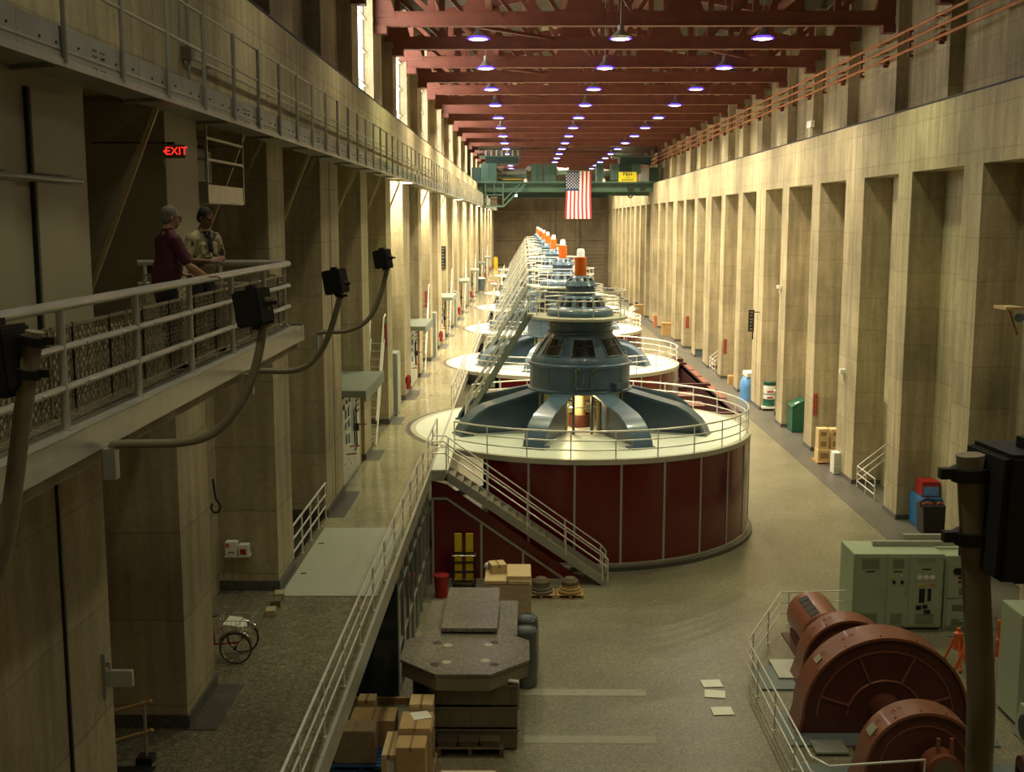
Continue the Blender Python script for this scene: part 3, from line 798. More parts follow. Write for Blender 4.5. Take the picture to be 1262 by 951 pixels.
def make_access_stair():
    a = Vector((-2.55, 50.75, WZ + .03)); b = Vector((.25, 50.3, 8.93))
    t = thing('access_stair', '', 'stair', a, 'steep grey stairs up to the generator platforms')
    d = (b - a); hd = Vector((d.x, d.y, 0)).normalized(); sd = Vector((hd.y, -hd.x, 0))
    for s in (-1, 1):
        o = sd * (.31 * s); m = MB(); m.bar(a + o, b + o, .05, .22); m.build('stringer', 'canopy', t)
    n = 20
    for i in range(n):
        p = a + d * ((i + .5) / n); m = MB(); m.bar(p - sd * .29, p + sd * .29, .17, .03); m.build('tread', 'canopy', t)
    up_ = Vector((0, 0, 1))
    for s in (-1, 1):
        o = sd * (.33 * s)
        for nm, h in (('handrail', .98), ('middle_rail', .55)):
            e = b + o + hd * .7; e.z = b.z + h + .05
            m = MB(); m.tube([a + o + up_ * .1, a + o + up_ * (h - .05) + d * .03, b + o + up_ * h, e], .03, 8); m.build(nm, 'rail_metal', t)
        for f in (.05, .3, .55, .8, .98):
            m = MB(); q = a + d * f + o; m.tube([q, q + up_ * .98], .02, 8); m.build('post', 'rail_metal', t)
    return t
e0 = make_pit_enclosure(); g0_ = make_generator(); s0 = make_access_stair()
for i in range(8):
    d = (0, GS * i, 0)
    e, g, s = (e0, g0_, s0) if i == 0 else (copy_tree(e0), copy_tree(g0_), copy_tree(s0))
    if i:
        e.location = e0.location + Vector(d); g.location = g0_.location + Vector(d); s.location = s0.location + Vector(d)
    q = ORDG[i] + ('' if i in (0, 7) else ' from the camera')
    e['label'] = 'round red panelled enclosure with white railed deck, %s' % q
    g['label'] = 'blue domed generator with orange cap on its white deck, %s' % q
    s['label'] = 'steep grey stair up to the platform of the generator, %s' % q

# ---------------------------------------------------------------- walkway railing near the camera
A = P(531, 575, WZ); B = P(372, 951, WZ)
xr_ = -3.42; ye = 44.6
pts = [(xr_, 14, WZ), (xr_, ye, WZ)]
wrail = railing('walkway_railing', 'long pipe railing along the near edge of the left walkway', pts, 1.07, [1.07, .72, .37], posts=[.5 + i * 2.18 for i in range(15)])
for i in range(7):
    y0 = GY0 + GS * i + 4.85; y1 = y0 + GS - 9.6
    railing('walkway_railing', 'pipe railing across the gap between generator decks, %s gap' % ordn(i), [(xr_, y0, WZ), (xr_, y1, WZ)], 1.07, [1.07, .72, .37], spacing=1.9, group='railings between the generator decks')
# ---------------------------------------------------------------- big stair down from the deck
YS = 40.35
st = thing('deck_stair', 'grey steel stair from the white deck down to the hall floor', 'stair', (2.9, YS, 0))
top = Vector((-2.75, YS, WZ - .1)); bot = Vector((3.0, YS, .05))
for s in (0, 1):
    m = MB(); y = YS + s * 1.05; a = top + Vector((0, s * 1.05, -.1)); b = bot + Vector((0, s * 1.05, 0)); m.bar(a, b, .06, .30)
    m.box(-3.3, -2.72, y - .03, y + .03, WZ - .38, WZ - .02)
    m.build('stringer', 'galv', st)
for i in range(21):
    p = top + (bot - top) * ((i + .7) / 21.5); m = MB(); m.box(p.x - .14, p.x + .14, YS + .03, YS + 1.02, p.z - .02, p.z + .02); m.build('tread', 'cable_pole', st)
    m = MB(); m.box(p.x - .145, p.x - .13, YS + .03, YS + 1.02, p.z - .16, p.z - .03); m.build('riser', 'black', st)
for s, y in ((0, YS - .02), (1, YS + 1.07)):
    for nm, h in (('handrail', 1.0), ('middle_rail', .62), ):
        a = top + Vector((0, 0, h + .08)); a.y = y; b = bot + Vector((0, 0, h + .02)); b.y = y
        m = MB(); m.tube([(-3.25, y, WZ + h + .05), (-2.85, y, WZ + h + .05), a, b + (a - b) * .03, b + Vector((.02, 0, -.12)), (b.x + .02, y, .1)] if nm == 'handrail' else [(-3.25, y, WZ + h), (-2.8, y, WZ + h), b], .027, 8); m.build(nm, 'rail_metal', st)
    for f in (.0, .25, .5, .74, .97):
        q = top + (bot - top) * f; m = MB(); m.tube([(q.x, y, q.z), (q.x, y, q.z + 1.04)], .025, 8); m.build('post', 'rail_metal', st)
m = MB(); m.box(-3.3, -2.7, YS, 44.4, WZ - .1, WZ + .02); m.build('landing', 'deck_white', st)
# red enclosure below the stair
en = thing('stair_enclosure', 'red panelled box under the grey deck stair', 'enclosure', (-.2, YS + .2, 0))
lz = lambda x: (top.z - .95) + (x - top.x) * (bot.z - top.z) / (bot.x - top.x)
xe = top.x + (top.z - .95 - .2) * (bot.x - top.x) / (top.z - bot.z)
m = MB(); m.prism([(-3.3, .2), (xe, .2), (-2.75, lz(-2.75)), (-3.3, lz(-2.75))], YS + .12, YS + 1.7, 'Y'); m.build('panel', 'panel_red', en)
m = MB(); m.bar((-2.78, YS + .1, lz(-2.78)), (xe, YS + .1, .2), .05, .08); m.box(-3.3, -2.75, YS + .08, YS + .12, lz(-2.75) - .04, lz(-2.75) + .04); m.build('sloping_trim', 'trim_metal', en)
m = MB(); m.box(-3.3, xe + .3, YS + .05, YS + 1.7, 0, .2); m.build('kerb', 'trim_metal', en)
for x in (-3.26, P(593, 700, 1.0).x * 0 - 1.52, -.02):
    m = MB(); m.box(x - .04, x + .04, YS + .08, YS + .12, .2, max(.3, min(lz(-2.75), lz(x)))); m.build('cover_strip', 'trim_metal', en)
m = MB(); m.prism([(-3.3, lz(-2.75)), (-2.75, lz(-2.75)), (xe, .2), (xe + .6, .2), (-2.75, WZ - .55), (-3.3, WZ - .4)], YS + .12, YS + .2, 'Y'); m.build('back_panel', 'panel_red', en)

# glazed steel partition below the walkway edge
pt = thing('undercroft_partition', 'tall glossy dark steel and glass partition below the left walkway', 'partition', (-3.38, 35, 0))
for i in range(8):
    y = 30.2 + i * 1.45
    m = MB(); m.box(-3.5, -3.38, y - .06, y + .06, 0, WZ - .36); m.build('upright', 'galv', pt)
    if i < 7:
        m = MB(); m.box(-3.46, -3.43, y + .06, y + 1.39, .1, WZ - .4); g = m.build('glass_panel', 'glass_dark_blue', pt)
        for z in (1.3, 2.9):
            m = MB(); m.box(-3.47, -3.40, y + .06, y + 1.39, z - .03, z + .03); m.build('transom', 'galv', g)
m = MB(); m.box(-5.8, -3.4, 30.02, 30.14, .0, WZ - .36)
pw = m.build('end_panel', 'glass_dark_blue', pt)
m = MB(); m.box(-5.8, -2.5, 29.9, 30.0, 0, .18); m.build('sill', 'timber', pt)
# ================================================================ CRANE
YK = 150.0
cr = thing('bridge_crane', 'green overhead travelling crane bridging the hall in the distance', 'crane', (5.2, YK, LG))
def cq(px, py, y=YK - 1.6): return Q(px, py, y)
def cbox(name, px0, px1, py0, py1, y0, y1, mat, parent=cr, bevel=0.0):
    a = cq(px0, py0, YK - 1.6); b = cq(px1, py1, YK - 1.6)
    m = MB(); m.box(a.x, b.x, y0, y1, b.z, a.z); return m.build(name, mat, parent, bevel=bevel)
cbox('main_girder', 583, 808, 225, 236, YK - 1.0, YK + 0.2, 'crane_green')
cbox('far_girder', 590, 806, 226, 240, YK + 3.6, YK + 4.8, 'crane_green')
cbox('lower_flange', 600, 752, 238, 243, YK + 3.5, YK + 4.9, 'crane_dark')
cbox('walk_deck', 584, 804, 223.5, 225.5, YK - 2.0, YK + 5.0, 'crane_green')
for (a, b, c, d) in ((593, 612, 201, 224), (655, 669, 202, 224), (671, 685, 202, 224), (735, 744, 201, 224), (753, 763, 202, 222), (779, 789, 202, 214)):
    o = cbox('electrical_cabinet', a, b, c, d, YK - 1.6, YK - .2, 'crane_green')
    A_ = cq((a + b) / 2, c); B_ = cq((a + b) / 2, d); m = MB(); m.box(A_.x - .03, A_.x + .03, YK - 1.63, YK - 1.6, B_.z + .1, A_.z - .1); m.build('door_seam', 'crane_dark', o)
cbox('motor_housing', 790, 800, 206, 224, YK - 1.4, YK, 'galv')
cbox('control_desk', 763, 779, 202, 216, YK - 1.2, YK - .2, 'crane_dark')
cbox('end_truck', 581, 592, 206, 225, YK - 1, YK + 4, 'crane_dark'); cbox('end_truck', 801, 812, 206, 226, YK - 1, YK + 4, 'crane_dark')
# hoist drums
def drum(px, py, py2, r, y, ln):
    p = cq(px, py, y); q = cq(py2, py, y); m = MB(); m.lathe([(0, 0), (r, 0), (r, .1), (r * .85, .12), (r * .85, ln - .12), (r, ln - .1), (r, ln), (0, ln)], (p.x, y, p.z), 20, axis='X'); return m.build('hoist_drum', 'steel_drum', cr)
M['steel_drum'] = M['galv']
drum(619, 213, 650, .62, YK + .5, 3.1); drum(744, 213, 750, .5, YK + .3, 1.0); drum(687, 211, 700, .5, YK + 1.2, 1.4)
for px in (617, 652, 742): 
    p = cq(px, 207); m = MB(); m.lathe([(0, -.15), (.32, -.15), (.32, .15), (0, .15)], (p.x, YK - .6, p.z), 14, axis='Y'); m.build('sheave', 'galv', cr)
for px in (648, 744): 
    p = cq(px, 222.5); m = MB(); m.lathe([(0, .5), (.12, .45), (.3, 0), (0, 0)], (p.x, YK - 1.8, p.z - .2), 14); m.build('flood_lamp', 'white_paint', cr)
cbox('yellow_beam', 620, 648, 220.2, 221.2, YK - 1.2, YK - 1.05, 'yellow')
# raised platforms with rails
for (a, b, c, d, e) in ((590, 641, 182, 192, 201), (757, 806, 182, 192, 202)):
    o = cbox('upper_platform', a, b, d - .2, d + .9, YK - 1.6, YK + 3.4, 'crane_green')
    cbox('platform_housing', a + 8, b - 2, d + .9, e, YK - .6, YK + 3, 'crane_dark', o)
    A_ = cq(a, c); B_ = cq(b, d)
    for z in (A_.z, (A_.z + B_.z) / 2):
        m = MB(); m.box(A_.x, B_.x, YK - 1.62, YK - 1.56, z - .03, z + .03); m.box(A_.x, B_.x, YK + 3.3, YK + 3.36, z - .03, z + .03); m.build('rail', 'crane_green', o)
    for i in range(5):
        x = A_.x + (B_.x - A_.x) * i / 4
        for yy in (YK - 1.6, YK + 3.33): m = MB(); m.box(x - .03, x + .03, yy - .03, yy + .03, B_.z, A_.z + .03); m.build('post', 'crane_green', o)
    if a < 600:
        for i in range(14):
            x = A_.x + .5 + i * .34; m = MB(); m.tube([(x, YK - .3, B_.z), (x, YK - .3, B_.z + .75)], .09, 8); m.build('resistor_tube', 'white_paint' if i % 2 else 'bracket_red', o)
# mid railings
for (px0, px1, py) in ((593, 655, 214), (688, 735, 207)):
    a = cq(px0, py); b = cq(px1, 223.5)
    for z in (a.z, (a.z + b.z) / 2): m = MB(); m.box(a.x, b.x, YK - 1.95, YK - 1.9, z - .025, z + .025); m.build('rail', 'crane_green', cr)
    for i in range(6):
        x = a.x + (b.x - a.x) * i / 5; m = MB(); m.box(x - .025, x + .025, YK - 1.95, YK - 1.9, b.z, a.z); m.build('post', 'crane_green', cr)
# operator cage below on the left
cg = cbox('cage_floor', 598, 621, 253, 255, YK - 2, YK + 0, 'crane_green')
for (x0, y0, x1, y1, w) in ((598.5, 225, 598.5, 254, .16), (620, 225, 620, 254, .16), (598, 240, 621, 240, .12), (621, 254, 648, 226, .18), (621, 247, 641, 226, .12), (609, 225, 609, 240, .1)):
    for yy in (YK - 1.9, YK - .2):
        a = cq(x0, y0); b = cq(x1, y1); a.y = b.y = yy; m = MB(); m.bar(a, b, w, w, (0, 1, 0)); m.build('cage_bar', 'crane_green', cg)
p = cq(604, 246); m = MB(); m.box(p.x, p.x + .9, YK - 1.2, YK - .6, p.z - .7, p.z + .4); m.build('operator_seat', 'cable_pole', cg)
p = cq(636, 241); m = MB(); m.sphere((p.x, YK - 1.5, p.z), .16, 10, 8); m.build('cage_lamp', 'lamp_white', cg)
# sign
a = cq(762, 212); b = cq(784, 224)
m = MB(); m.box(a.x, b.x, YK - 2.08, YK - 2.0, b.z, a.z); sg = m.build('maker_sign', 'sign_yellow', cr)
cx_ = (a.x + b.x) / 2; cz_ = (a.z + b.z) / 2; hh = a.z - b.z
text_mesh('lettering', 'P&H', hh * .52, 'black', sg, facing((cx_, YK - 2.10, cz_ + hh * .25), (1, 0, 0), (0, 0, 1)), .03)
for i, (w, dz) in enumerate(((.25, -.08), (.7, -.25), (.8, -.36))):
    m = MB(); m.box(cx_ - w, cx_ + w, YK - 2.1, YK - 2.08, cz_ + hh * dz - .03, cz_ + hh * dz + .03); m.build('small_print_line', 'black', sg)
# hooks
for px, py, n in ((777, 236, 1), (791, 229, .8)):
    p = cq(px, py); m = MB(); m.box(p.x - .35 * n, p.x + .35 * n, YK - 1.9, YK - 1.5, p.z, p.z + .7 * n)
    hk = m.build('hook_block', 'black', cr)
    m = MB(); m.tube([(p.x, YK - 1.7, p.z)] + [(p.x + .28 * n * math.sin(t), YK - 1.7, p.z - .45 * n + .28 * n * math.cos(t)) for t in [i * .5 for i in range(10)]], .09 * n, 8); m.build('hook', 'black', hk)
    m = MB()
    for s in (-.2, .2): m.tube([(p.x + s, YK - 1.7, p.z + .7 * n), (p.x + s, YK - 1.7, cq(px, 226).z)], .03, 6)
    m.build('hoist_rope', 'black', hk)

# ================================================================ FLAG
YF = YK - 2.4
a = Q(697.5, 211, YF); b = Q(728.5, 269.5, YF); fwid = b.x - a.x; fh = a.z - b.z
fl = thing('flag', 'large flag with vertical red and white stripes hanging from the crane', 'flag', ((a.x + b.x) / 2, YF, a.z))
def fpt(u, v, off=0):      # u along width, v down
    return (a.x + u * fwid + .06 * math.sin(v * 5 + u * 3) * v, YF + off + .09 * math.sin(u * 13 + v * 2.2) + .05 * math.sin(v * 7), a.z - v * fh)
m = MB(); NU, NV = 52, 44
for off in (0, .02):
    vs = [fpt(i / NU, j / NV, off) for j in range(NV + 1) for i in range(NU + 1)]
    base = len(m.v); m.v += vs
    for j in range(NV):
        for i in range(NU):
            s_ = int(13 * (i + .5) / NU); can = (i + .5) / NU < 7 / 13 and (j + .5) / NV < .40
            m.f.append([base + j * (NU + 1) + i, base + j * (NU + 1) + i + 1, base + (j + 1) * (NU + 1) + i + 1, base + (j + 1) * (NU + 1) + i])
            m.mi.append(2 if can else (0 if s_ % 2 == 0 else 1))
m.sm = True
fo = m.build('cloth', 'flag_red', fl, mats=['flag_red', 'flag_white', 'flag_blue'])
m = MB()
for r in range(9):
    for cc in range(6 if r % 2 == 0 else 5):
        # hung vertically: star columns run down the canton
        v = (.04 + .36 * (cc + (0 if r % 2 == 0 else .5)) / 5.5 * .95) ; u = (.03 + (7 / 13 - .06) * r / 8)
        cpt = fpt(u, v, -.05); vs = []
        for k in range(10):
            R_ = (.105 if k % 2 == 0 else .045); an = PI / 2 + k * PI / 5
            vs.append((cpt[0] + R_ * math.cos(an), cpt[1], cpt[2] + R_ * math.sin(an)))
        vs.append(cpt); m.add(vs, [(k, (k + 1) % 10, 10) for k in range(10)])
so = m.build('stars', 'flag_white', fo); so['kind'] = 'stuff'
m = MB(); m.tube([(a.x - .2, YF + .02, a.z + .05), (b.x + .2, YF + .02, a.z + .05)], .05, 8); m.build('flag_rod', 'galv', fl)
for s in (.1, .9): m = MB(); m.tube([(a.x + s * fwid, YF, a.z + .05), (a.x + s * fwid, YK - 1.92, Q(700, 207, YK).z)], .02, 6); m.build('rope', 'galv', fl)

# ================================================================ BALCONY ON THE LEFT
BZ = CZ - 1.62; BX = -3.38; BY = 17.75
bal = thing('balcony', 'concrete viewing balcony jutting from the left wall', 'balcony', (BX, 10, BZ))
m = MB(); m.box(XL, BX - .08, -3, BY - .06, BZ - .04, BZ); m.build('floor_plate', 'walk_terrazzo', bal)
m = MB(); m.box(XL, BX - .10, -3, BY - .1, BZ - .33, BZ - .05); m.build('slab', 'concrete', bal)
m = MB(); m.box(BX - .22, BX, -3, BY, BZ - .20, BZ + .035); m.box(XL, BX, BY - .2, BY, BZ - .20, BZ + .035); m.build('edge_channel', 'alu', bal, bevel=.008)
br_ = thing('balcony_railing', 'thick pale pipe railing with mesh panels along the balcony edge', 'railing', (BX - .1, 10, BZ))
RX = -3.5
posts = [1.8, 3.5, 5.25, 6.95, 8.7, 10.4, 12.1, 13.85, 15.6, 17.4]
corner = [(RX, -1, 0), (RX, 17.25, 0), (RX - .12, 17.5, 0), (RX - .3, 17.6, 0), (XL + .02, 17.6, 0)]
for nm, h, r in (('top_rail', .95, .042), ('middle_rail', .63, .030), ('lower_rail', .32, .030)):
    m = MB(); m.tube([(x, y, BZ + .03 + h) for x, y, _ in corner], r, 12); m.build(nm, 'alu', br_)
for y in posts:
    x = RX if y < 17.3 else RX - .1
    m = MB(); m.tube([(x, y, BZ + .03), (x, y, BZ + .95)], .033, 12); m.box(x - .07, x + .07, y - .07, y + .07, BZ + .03, BZ + .045); m.build('post', 'alu', br_)
for x in (-4.6, -5.75):
    m = MB(); m.tube([(x, 17.6, BZ + .03), (x, 17.6, BZ + .95)], .033, 12); m.build('post', 'alu', br_)
# ornamental mesh: rows of zigzag/star lattice
def lattice(y0, y1, z0, z1, x, along='Y'):
    m = MB(); t = .0042; c = .19
    ny = max(1, round((y1 - y0) / c)); nz = max(1, round((z1 - z0) / c)); cy = (y1 - y0) / ny; cz = (z1 - z0) / nz
    def pt(u, v): return (x, y0 + u * cy, z0 + v * cz) if along == 'Y' else (y0 + u * cy, x, z0 + v * cz)
    def seg(a, b, w=t): m.bar(a, b, w * 2, w * 2, (1, 0, 0) if along == 'Y' else (0, 1, 0))
    for i in range(ny):
        seg(pt(i, 0), pt(i, nz), .004)
        for j in range(nz):
            seg(pt(i, j), pt(i + 1, j + 1)); seg(pt(i + 1, j), pt(i, j + 1)); seg(pt(i + .5, j), pt(i, j + .5)); seg(pt(i + .5, j + 1), pt(i + 1, j + .5))
            seg(pt(i, j + .5), pt(i + .5, j + 1)); seg(pt(i + .5, j), pt(i + 1, j + .5))
    seg(pt(0, 0), pt(ny, 0), .012); seg(pt(0, nz), pt(ny, nz), .012); seg(pt(ny, 0), pt(ny, nz), .01)
    return m
yy = 2.0
for i in range(9):
    y1 = min(posts[i + 1] - .03, 17.3); y0 = posts[i] + .03
    o = lattice(y0, y1, BZ + .12, BZ + .80, RX - .09).build('mesh_panel', 'mesh_bronze', br_)
    m = MB()
    for f in (.25, .75):
        yv = y0 + (y1 - y0) * f; m.tube([(RX - .085, yv, BZ + .1), (RX - .085, yv, BZ + .82)], .012, 6)
        for z in (.35, .66): m.tube([(RX - .085, yv, BZ + z), (RX + .035, yv, BZ + z)], .006, 6)
    m.build('panel_tie', 'black', o)
lattice(XL + .1, -3.75, BZ + .12, BZ + .80, 17.5, 'X').build('mesh_panel', 'mesh_bronze', br_)

# curved pole speakers
def speaker(name, label, path, box_c, size, rz, rx, pole_r=.036, col='black', attach=None):
    t = thing(name, label, 'speaker', path[0], 'black speakers on bent poles')
    pts = []
    P_ = [Vector(p) for p in path]
    # smooth the path with Catmull-Rom
    for i in range(len(P_) - 1):
        p0 = P_[max(i - 1, 0)]; p1 = P_[i]; p2 = P_[i + 1]; p3 = P_[min(i + 2, len(P_) - 1)]
        for k in range(8):
            u = k / 8; pts.append(.5 * ((2 * p1) + (-p0 + p2) * u + (2 * p0 - 5 * p1 + 4 * p2 - p3) * u * u + (-p0 + 3 * p1 - 3 * p2 + p3) * u ** 3))
    pts.append(P_[-1])
    m = MB(); m.tube(pts, pole_r, 12); m.build('pole', 'pole_olive', t)
    R = Matrix.Rotation(rz, 3, 'Z') @ Matrix.Rotation(rx, 3, 'Y')
    w, d, h = size
    m = MB(); m.obox(box_c, (w, d, h), rz, 0, rx); bx = m.build('speaker_box', 'black', t, bevel=.012)
    m = MB(); q = Vector(box_c) + R @ Vector((-w / 2 - .003, 0, 0)); m.obox(q, (.012, d * .9, h * .92), rz, 0, rx); m.build('grille', 'rubber', bx)
    m = MB(); q = Vector(box_c) + R @ Vector((0, 0, h / 2 + .015)); m.obox(q, (w * .3, d * .25, .03), rz, 0, rx); m.obox(Vector(box_c) - R @ Vector((0, 0, h / 2 + .015)), (w * .3, d * .25, .03), rz, 0, rx); m.build('swivel_knob', 'black', bx)
    top_ = P_[-1]; dn = (P_[-2] - P_[-1]).normalized()
    for s in (.05, .22):
        q = top_ + dn * (s * h / .33)
        m = MB(); m.tube([q - dn * .018, q + dn * .018], pole_r * 1.45, 12); m.bar(q, Vector((box_c[0], box_c[1], q.z)) , .03, .03); m.bar(q, q + (q - Vector((box_c[0], box_c[1], q.z))).normalized() * .09, .03, .03); m.build('clamp', 'black', t)
    if attach:
        m = MB(); m.box(attach[0] - .05, attach[0] + .05, attach[1] - .05, attach[1] + .05, attach[2] - .22, attach[2] + .03); m.build('mounting_bracket', 'galv', t)
    return t
def spk(Y, pix, bpx, bpy, label, size=(.225, .21, .29), rz=-.3, rx=-.18, ext=0):
    path = [Q(px, py, Y) for px, py in pix]; a0 = path[0].copy()
    path = [Vector((BX + .06, Y, a0.z - .14)), Vector((BX + .07, Y, a0.z - .02))] + path[1:]
    bc = Q(bpx, bpy, Y)
    return speaker('pole_speaker', label, path, bc, size, rz, rx, attach=(BX + .05, Y, a0.z - .05))
spk(9.15, [(98, 549), (150, 547), (225, 545), (268, 530), (300, 490), (318, 440), (329, 366)], 313, 379, 'black speaker on bent pole in front of the mesh railing, nearest the two men', rz=-.35)
spk(13.9, [(278, 458), (320, 457), (365, 456), (390, 440), (408, 405), (424, 345)], 414, 347, 'black speaker on bent pole above the far balcony corner, second largest', rz=-.35)
spk(18.4, [(372, 410), (400, 409), (430, 407), (455, 392), (470, 360), (481, 314)], 472, 319, 'smallest black speaker on bent pole against the lit piers', rz=-.35)
# attach the last one to the balcony end
# nearest left speaker, pole rising at the left border
Yn = 4.6
path = [Vector((BX + .06, Yn, BZ - .2)), Vector((BX + .10, Yn, BZ - .16)), Q(-60, 745, Yn), Q(-15, 722, Yn), Q(6, 668, Yn), Q(17, 600, Yn), Q(28, 510, Yn), Q(43, 408, Yn)]
speaker('pole_speaker', 'black speaker cut by the left border of the photo, on a thick bent pole', path, Q(2, 441, Yn), (.16, .20, .26), -.2, -.10, pole_r=.037, attach=(BX + .05, Yn, BZ - .12))
# foreground speaker on the right, on a pole from the platform the camera stands on
pf_ = MB(); pf_.box(-3.2, 3.2, -2.9, .5, CZ - 1.85, CZ - 1.62); pf_.box(-3.2, 3.2, -2.98, -2.5, 0, CZ - 1.85)
struct(pf_.build('floor_viewing_platform', 'concrete'))
Yr = 3.25
path = [Vector((1.25, .45, CZ - 1.75)), Vector((1.27, 1.3, CZ - 1.9)), Vector((1.28, 2.6, CZ - 1.85)), Q(1212, 1010, Yr), Q(1209, 860, Yr), Q(1204, 740, Yr), Q(1196, 560, Yr)]
speaker('pole_speaker', 'large dark speaker close to the camera at the right border, on a thick pole', path, Q(1268, 628, Yr), (.27, .24, .36), .10, .03, pole_r=.040)
# ================================================================ helpers for loose things
def carton(label, x0, x1, y0, y1, z0, z1, mat='card', group=None, name='cardboard_box', rz=0, tape=True, cat='box'):
    c = ((x0 + x1) / 2, (y0 + y1) / 2, z0); w, d, h = x1 - x0, y1 - y0, z1 - z0
    t = thing(name, label, cat, c, group)
    m = MB(); m.box(c[0] - w / 2, c[0] + w / 2, c[1] - d / 2, c[1] + d / 2, z0, z1); m.build('carton', mat, t, bevel=min(.012, h * .1))
    if tape:
        m = MB(); m.box(c[0] - .03, c[0] + .03, c[1] - d / 2 - .003, c[1] + d / 2 + .003, z1 - .10, z1 + .003); m.build('packing_tape', 'card_dark', t)
    t.rotation_euler.z = rz
    return t
def pallet(label, cx, cy, w, d, z0=0, mat='timber', h=.13, group=None, rz=0, cat='pallet'):
    t = thing('pallet', label, cat, (cx, cy, z0), group)
    n = 6
    for i in range(n):
        y = cy - d / 2 + (i + .5) * d / n
        m = MB(); m.box(cx - w / 2, cx + w / 2, y - d / n * .38, y + d / n * .38, z0 + h - .022, z0 + h); m.build('deck_board', mat, t)
    for i in range(3):
        x = cx - w / 2 + .06 + i * (w - .12) / 2; m = MB(); m.box(x - .05, x + .05, cy - d / 2, cy + d / 2, z0 + .02, z0 + h - .022); m.build('bearer', mat, t)
    for y in (cy - d / 2 + .05, cy + d / 2 - .05): m = MB(); m.box(cx - w / 2, cx + w / 2, y - .05, y + .05, z0, z0 + .02); m.build('bottom_board', mat, t)
    t.rotation_euler.z = rz
    return t
def wrapbox(label, x0, x1, y0, y1, z0, z1, mat='wrap'):
    m = MB(); m.box(x0, x1, y0, y1, z0, z1); o = m.build('stretch_wrap', mat, None, org=((x0 + x1) / 2, (y0 + y1) / 2, z0), bevel=.03)
    return tag(o, label, 'plastic wrap')

# ================================================================ FOREGROUND STACKS, MIDDLE
fy = P(600, 924, 0).y
# octagonal slab
OC = (-1.47, fy + 1.2, 0); OR = 1.62 / math.cos(PI / 8)
def octa(r): return [(OC[0] + r * math.cos(PI / 8 + k * PI / 4), OC[1] + r * math.sin(PI / 8 + k * PI / 4)) for k in range(8)]
ot = thing('octagonal_slab', 'octagonal polished stone slab with round holes on the ribbed steel stack', 'slab', (OC[0], OC[1], 1.70))
m = MB(); m.prism(octa(OR), 2.06, 2.13); sl = m.build('stone_top', 'stone_slab', ot, bevel=.006)
m = MB(); m.prism(octa(OR - .05), 1.70, 2.06); m.build('skirt', 'pole_olive', ot)
for px, py in ((534, 794), (606, 794), (603, 815.5), (550, 816.5)) : pass
for px, py in ((538.8, 791.5), (609, 791), (609, 818), (536, 818)):
    p = P(px, py, 2.14); m = MB(); m.lathe([(0, 0), (.115, 0), (.12, .004), (0, .006)], (p.x, p.y, 2.131), 20); m.build('round_hole', 'black', sl)
for px, py in ((552, 794.5), (602, 794), (598, 813.5), (550.5, 815.5)):
    p = P(px, py, 2.14); m = MB(); m.lathe([(0, 0), (.125, 0), (.12, .008), (0, .010)], (p.x, p.y, 2.131), 20); m.build('steel_plug', 'trim_metal', sl)
bs = thing('steel_stack', 'dark riveted steel boxes stacked under the octagonal slab', 'stack', (-1.1, fy + .9, 0))
for i, (z0, z1) in enumerate(((0, .55), (.55, 1.13), (1.13, 1.70))):
    m = MB(); m.box(-2.35, -.15, fy, fy + 2.3, z0 + .05, z1); m.box(-2.4, -.10, fy - .04, fy + 2.34, z1 - .05, z1)
    for x in [-2.25 + .5 * k for k in range(5)]:
        m.box(x - .02, x + .02, fy - .03, fy, z0 + .05, z1 - .05)
    pass
    for x in [-2.25 + .5 * k for k in range(5)]:
        for z in range(4): m.sphere((x + .07, fy - .005, z0 + .14 + .1 * z), .015, 6, 4); m.sphere((x - .07, fy - .005, z0 + .14 + .1 * z), .015, 6, 4)
    m.build('riveted_box', 'cable_pole', bs)
m = MB(); m.box(-2.75, -2.42, fy + .3, fy + 1.6, 0, 1.69); m.build('side_box', 'black', bs)
p = P(633, 842, 1.72); m = MB(); m.tube([(p.x - .18, fy + .0 - .12, 1.80), (p.x + .12, fy - .12, 1.74)], .05, 8)
m = MB(); m.tube([(-.42, fy + .12, 1.76), (-.12, fy + .05, 1.75)], .05, 10); tag(m.build('paper_roll', 'paper', None, org=(-.27, fy + .1, 1.70)), 'white paper roll on the steel stack under the octagonal slab', 'paper roll')
# long pedestal behind, with a loose slab on it
y0, y1 = fy + 2.9, P(585, 739.6, 1.9).y
pd = thing('stone_pedestal', 'long grey stone topped block behind the octagonal slab', 'block', (-1.4, (y0 + y1) / 2, 0))
m = MB(); m.box(-2.70, -.17, y0, y1, 1.82, 1.90); m.build('stone_top', 'stone_slab', pd, bevel=.006)
m = MB(); m.box(-2.62, -.25, y0 + .08, y1 - .08, 0, 1.82); m.build('block_body', 'galv', pd)
sy1 = P(584, 723.6, 2.29).y; sy0 = P(580, 774, 2.29).y
m = MB(); m.box(-2.19, -.70, sy0, sy1, 2.19, 2.29); o = m.build('stone_slab', 'stone_slab', None, org=(-1.45, (sy0 + sy1) / 2, 2.19), bevel=.006); tag(o, 'loose rectangular stone slab lying on timbers on the long block', 'slab')
for i, y in enumerate((sy0 + .25, sy1 - .3)):
    m = MB(); m.box(-2.05, -.85, y - .06, y + .06, 1.90, 2.19); o = m.build('timber_packer', 'timber_dark', None, org=(-1.4, y, 1.9)); tag(o, 'timber packer under the loose stone slab, %s end' % ('near' if i == 0 else 'far'), 'timber')
